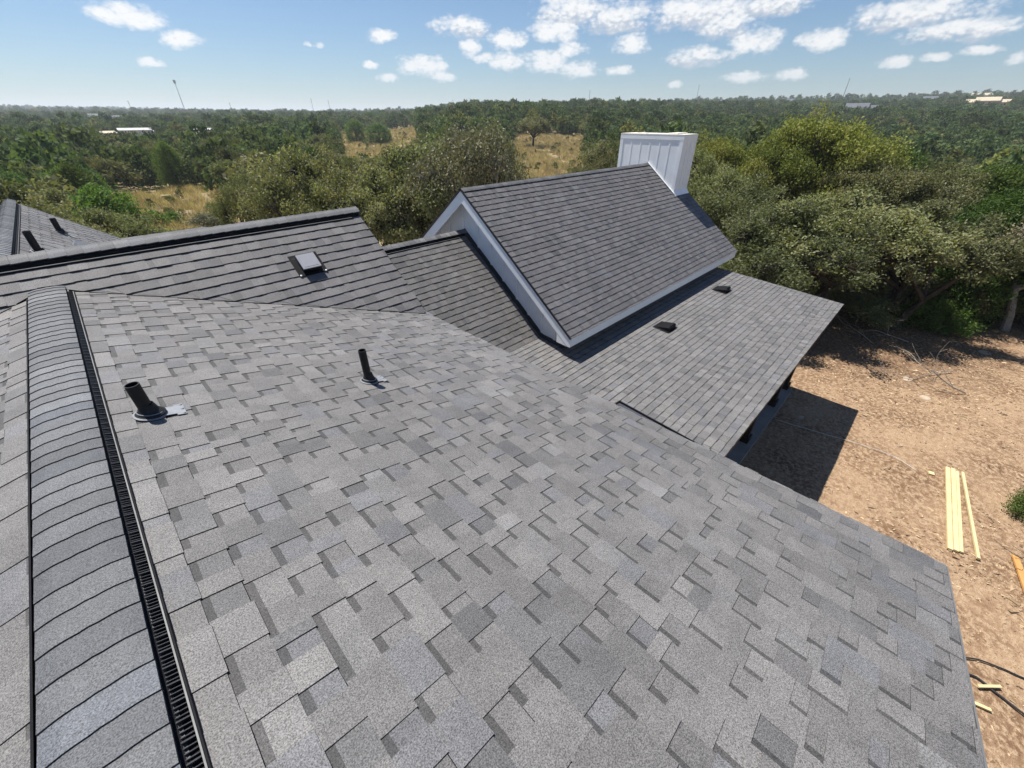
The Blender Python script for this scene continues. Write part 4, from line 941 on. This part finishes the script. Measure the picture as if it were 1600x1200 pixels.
def plank(a, b, w, h, m, label, group, z0=0.035):
    mb = MB(); a, b = Vector((*a, z0+h/2)), Vector((*b, z0+h/2)); mb.beam(a, b, w, h); mb.build('plank', m, None, label=label, cat='plank', group=group)
gP = 'lumber lying in the yard'
plank((13.58, -2.80), (10.36, -2.99), .085, .045, 'pine', 'pale yellow plank nearest the house in the lumber bundle', gP)
plank((13.62, -2.90), (10.40, -3.085), .085, .045, 'pine', 'middle pale yellow plank of the lumber bundle', gP)
plank((13.56, -2.985), (10.44, -3.165), .06, .04, 'pine', 'narrow pale yellow plank on the outer side of the bundle', gP)
plank((13.58, -3.08), (10.46, -3.42), .05, .05, 'pine', 'thin pale yellow stick splayed out from the lumber bundle', gP, .05)
plank((11.12, -3.98), (8.9, -4.32), .10, .04, 'cedar', 'orange plank at the right picture edge', gP)
plank((7.30, -3.46), (7.55, -3.72), .04, .03, 'pine', 'short pale offcut crossing the black cables', gP, .06)
plank((6.95, -3.38), (7.02, -3.62), .05, .03, 'pine', 'short pale offcut beside the roof edge below the cables', gP)
for i, (x, y, w, d, rot, lab) in enumerate([(13.05, -2.52, .12, .11, .2, 'small pale square offcut beside the lumber bundle'), (9.3, -4.15, .10, .06, .7, 'yellow offcut past the end of the orange plank')]):
    mb = MB(); c, s = math.cos(rot), math.sin(rot); q = [(x+c*a*w/2-s*b*d/2, y+s*a*w/2+c*b*d/2) for a, b in ((-1, -1), (1, -1), (1, 1), (-1, 1))]
    mb.hexa([(*k, .02) for k in q], [(*k, .05) for k in q]); mb.build('wood_offcut', 'pine', None, label=lab, cat='offcut', group='offcuts in the yard')
def line(name, pts, r, m, label, cat):
    P = [Vector(p) for p in pts]; fine = []
    for i in range(len(P)-1):
        p0, p1, p2, p3 = P[max(i-1, 0)], P[i], P[i+1], P[min(i+2, len(P)-1)]
        for k in range(8):
            t = k/8; fine.append(.5*((2*p1)+(p2-p0)*t+(2*p0-5*p1+4*p2-p3)*t*t+(3*p1-p0-3*p2+p3)*t**3))
    fine.append(P[-1]); mb = MB(); mb.tube(fine, r, 6); mb.smooth = True; mb.build(name, m, None, label=label, cat=cat)
line('power_cable', [(6.9, -2.6, .05), (7.74, -3.30, .05), (7.95, -3.72, .05), (8.02, -4.03, .05), (8.3, -4.9, .05), (8.2, -6.2, .05)], .013, 'cable', 'black cable curving away from the roof edge, upper of two', 'cable')
line('power_cable', [(6.7, -2.7, .05), (7.43, -3.33, .05), (7.40, -3.68, .05), (7.31, -4.01, .05), (7.2, -4.8, .05), (7.4, -6.0, .05)], .016, 'cable', 'thicker black cable below the first, near the roof corner', 'cable')
line('rope_line', [(12.60, 1.10, .06), (12.83, .12, .05), (13.08, -1.01, .05), (13.13, -1.73, .05), (12.9, -2.2, .04)], .007, 'rope', 'pale line running out of the porch shadow over the ground', 'rope')
def branch(name, base, az_, L, seed, label, r0=.035, m='deadwood', group='fallen branches'):
    pr = random.Random(seed); mb = MB()
    def grow(p, d, l, r, dep):
        q = [p]; k = 4
        for i in range(k):
            d = (d+Vector((pr.uniform(-.3, .3), pr.uniform(-.3, .3), pr.uniform(-.22, .22)))).normalized(); n = q[-1]+d*(l/k)
            if n.z < .03: n.z = .03+pr.uniform(0, .03)
            q.append(n)
        mb.tube(q, [r*(1-.16*i) for i in range(k+1)], 5)
        if dep:
            for j in range(3):
                i = pr.randint(1, k); dd = (d+Vector((pr.uniform(-.9, .9), pr.uniform(-.9, .9), pr.uniform(-.1, .6)))).normalized(); grow(q[i], dd, l*pr.uniform(.4, .7), r*.55, dep-1)
    grow(Vector((*base, .08)), Vector((math.cos(az_), math.sin(az_), .25)), L, r0, 2)
    mb.build(name, m, None, label=label, cat='branch', group=group)
branch('fallen_branch', (18.6, -3.0), 2.2, 1.7, 5, 'curved pale fallen branch nearest the lumber in the yard', .024)
branch('fallen_branch', (20.2, -2.6), 2.6, 1.9, 8, 'tangled pale fallen branch at the edge of the dappled shade', .02)
branch('fallen_branch', (22.0, -1.2), 2.0, 1.7, 13, 'grey fallen branch in the deepest tree shade', .02)
branch('fallen_branch', (20.8, -.2), 1.2, 1.4, 17, 'small grey fallen branch in the middle of the tree shade', .016)
for i in range(5):
    branch('fallen_branch', (12.0+.25*i, -4.35-.12*i), 2.9+.25*i, 1.3, 30+i, 'brown stick in the brush pile under the right-edge bush', .02, 'bark')
def rock(x, y, s, seed, label, m='lime'):
    g = np.random.default_rng(seed); mb = MB(); n, k = 9, 5; rings = []
    for i in range(k):
        t = i/(k-1); rr = s*math.sqrt(max(.02, 1-t**2.2)); rings.append([(x+rr*(1+g.uniform(-.2, .2))*math.cos(2*math.pi*j/n)*1.25, y+rr*(1+g.uniform(-.2, .2))*math.sin(2*math.pi*j/n), -.03+t*s*.22) for j in range(n)])
    for i in range(k-1):
        for j in range(n): mb.poly([rings[i][j], rings[i][(j+1) % n], rings[i+1][(j+1) % n], rings[i+1][j]])
    mb.poly(rings[-1]); mb.build('limestone_rock', m, None, label=label, cat='rock', group='limestone rocks in the yard')
rock(18.6, -1.5, .22, 1, 'pale flat limestone rock in the dappled tree shade'); rock(17.5, -2.1, .16, 2, 'pale limestone slab at the sunny end of the tree shade')
rock(23.2, -3.5, .22, 3, 'small white rock at the foot of the cedar shade'); rock(13.4, .55, .12, 4, 'small stone inside the porch shadow near the rope'); rock(10.9, -3.55, .09, 5, 'small dark lump beyond the lumber ends', 'bark')

# ------------------------------------------------------------------ far buildings and masts
def far_house(a, r, w, d, h, pitch, wall, roof, label, rot=None, wings=()):
    x, y = pol(a, r); z = float(terrain(x, y)); e = empty('distant_house', (x, y, z), label, 'house', 'houses in the distance')
    e.rotation_euler = (0, 0, -R(a) if rot is None else rot)
    def pt(me_, nm, par=e):
        o = bpy.data.objects.new(nm, me_); COL.objects.link(o); o.parent = par; return o
    for (ox, oy, w_, d_, h_) in [(0, 0, w, d, h)]+list(wings):
        m_ = MB(); m_.prism([(ox-w_/2, oy-d_/2, -3), (ox-w_/2, oy+d_/2, -3), (ox-w_/2, oy+d_/2, h_), (ox-w_/2, oy, h_+pitch*d_/2), (ox-w_/2, oy-d_/2, h_)], (w_, 0, 0)); pt(m_.mesh('wall', wall), 'wall')
        m_ = MB(); ov = .6
        for sg in (-1, 1):
            A = Vector((ox-w_/2-ov, oy, h_+pitch*d_/2+.15)); B = Vector((ox-w_/2-ov, oy+sg*(d_/2+ov), h_-pitch*ov+.15)); q = [A, B, B+Vector((0, 0, .3)), A+Vector((0, 0, .3))]; m_.prism(q, (w_+2*ov, 0, 0))
        pt(m_.mesh('roof', roof), 'roof')
        nw = max(2, int(w_/4))
        for k in range(nw):
            xx = ox-w_/2+(k+.5)*w_/nw; m_ = MB(); m_.box((xx-.7, oy-d_/2-.06, h_*.35), (xx+.7, oy-d_/2+.04, h_*.8)); pt(m_.mesh('window', 'glassfar'), 'window')
for args in [
    (80.5, 560, 17, 11, 4.0, .6, 'wallfar', 'roofgrey', 'grey hip-roofed house alone on the right wooded slope', None, [(11, 1, 9, 8, 3.2)]),
    (89.3, 640, 16, 11, 4.6, .5, 'lime', 'rooftan', 'large tan stone house on the right hillside', None, [(-10, 2, 9, 9, 3.6), (10, 1, 10, 8, 3.4)]),
    (85.6, 960, 17, 12, 5, .55, 'wallwhite', 'roofgrey', 'white house near the skyline left of the tan stone house', None, []),
    (83.4, 900, 13, 10, 4.6, .55, 'wallwhite', 'roofgrey', 'small white house near the skyline above the grey-roofed house', None, []),
    (88.9, 1120, 30, 13, 5.5, .45, 'wallfar', 'rooftan', 'tan-roofed house highest on the right skyline', None, []),
    (75.0, 1000, 18, 12, 5, .5, 'wallfar', 'roofgrey', 'grey house on the skyline right of the chimney', None, []),
    (6.9, 250, 10, 5, 5.0, .25, 'wallwhite', 'roofpale', 'long white pale-roofed building in the woods at the far left', None, [(6.2, 1.5, 4, 4, 4.2)]),
    (4.9, 268, 5, 4, 4.2, .3, 'wallwhite', 'rooftan', 'low pale shed left of the long white building', None, []),
    (12.4, 222, 6, 4, 4.2, .25, 'wallwhite', 'roofpale', 'white-roofed building in the woods right of the long white one', None, []),
    (11.0, 216, 3.6, 3.6, 3.4, .35, 'wallfar', 'rooftan', 'small tan-roofed building between the two white ones', None, []),
    (17.2, 900, 26, 12, 5, .3, 'wallfar', 'roofgrey', 'dark-roofed building on the left skyline', None, []),
    (6.2, 600, 12, 9, 4, .55, 'wallfar', 'roofgrey', 'grey-roofed house in front of the left skyline hill', None, [(8, 0, 6, 7, 3)]),
    (4.6, 640, 11, 8, 4, .55, 'wallfar', 'roofgrey', 'grey-roofed house farthest left below the skyline', None, []),
]: far_house(*args)
def mast(a, r, e_top, label, w=1.0, head=False):
    x, y = pol(a, r); z = float(terrain(x, y)); top = CAMZ+r*math.tan(R(e_top)); e = empty('radio_mast', (x, y, z), label, 'mast', 'masts on the skyline')
    def pt(mb, nm, par=e): o = bpy.data.objects.new(nm, mb.mesh(nm, 'steel')); COL.objects.link(o); o.parent = par; return o
    mb = MB(); h = top-z; mb.tube([(0, 0, -2), (0, 0, h*.5), (0, 0, h)], [w*.62, w*.5, w*.36], 8); pt(mb, 'pole')
    if head:
        mb = MB(); mb.lathe([(.4, h-5), (1.6, h-4.4), (1.9, h-1), (1.6, h), (.1, h+.2)], (0, 0, 0), (0, 0, 1), 14); pt(mb, 'antenna_head')
    else:
        for k in (.8, .92):
            mb = MB(); mb.box((-w*1.1, -w*.25, h*k), (w*1.1, w*.25, h*k+w*.8)); pt(mb, 'antenna')
for args in [(11.4, 1000, 2.96, 'tall cell tower with rounded head on the left skyline', .9, True), (7.3, 1300, 1.31, 'faint thin mast left of the tall cell tower'), (15.36, 1300, 1.27, 'faint mast right of the tall cell tower'),
             (23.1, 1300, 1.74, 'left one of the paired masts above the middle woods'), (24.8, 1300, 1.59, 'right one of the paired masts above the middle woods'), (79.1, 1150, 3.04, 'tall slim mast on the right skyline', 1.3), (65.8, 1200, 2.89, 'thin mast on the skyline right above the chimney'), (54.2, 1200, 2.54, 'faint mast on the skyline left of the chimney')]: mast(*args)

# ------------------------------------------------------------------ haze
mb = MB(); mb.box((-12500, -12500, -12), (12500, 12500, 100)); me = mb.mesh('haze', 'white'); me.materials.clear()
hm, HT = mat('summer_haze'); pv = HT.n('ShaderNodeVolumePrincipled', {'Color': (.80, .88, 1.0, 1), 'Density': 0.00024, 'Anisotropy': 0.3})
ho = HT.n('ShaderNodeOutputMaterial'); HT.L.new(pv.outputs[0], ho.inputs[1]); me.materials.append(hm)
link('haze', me, kind='stuff')
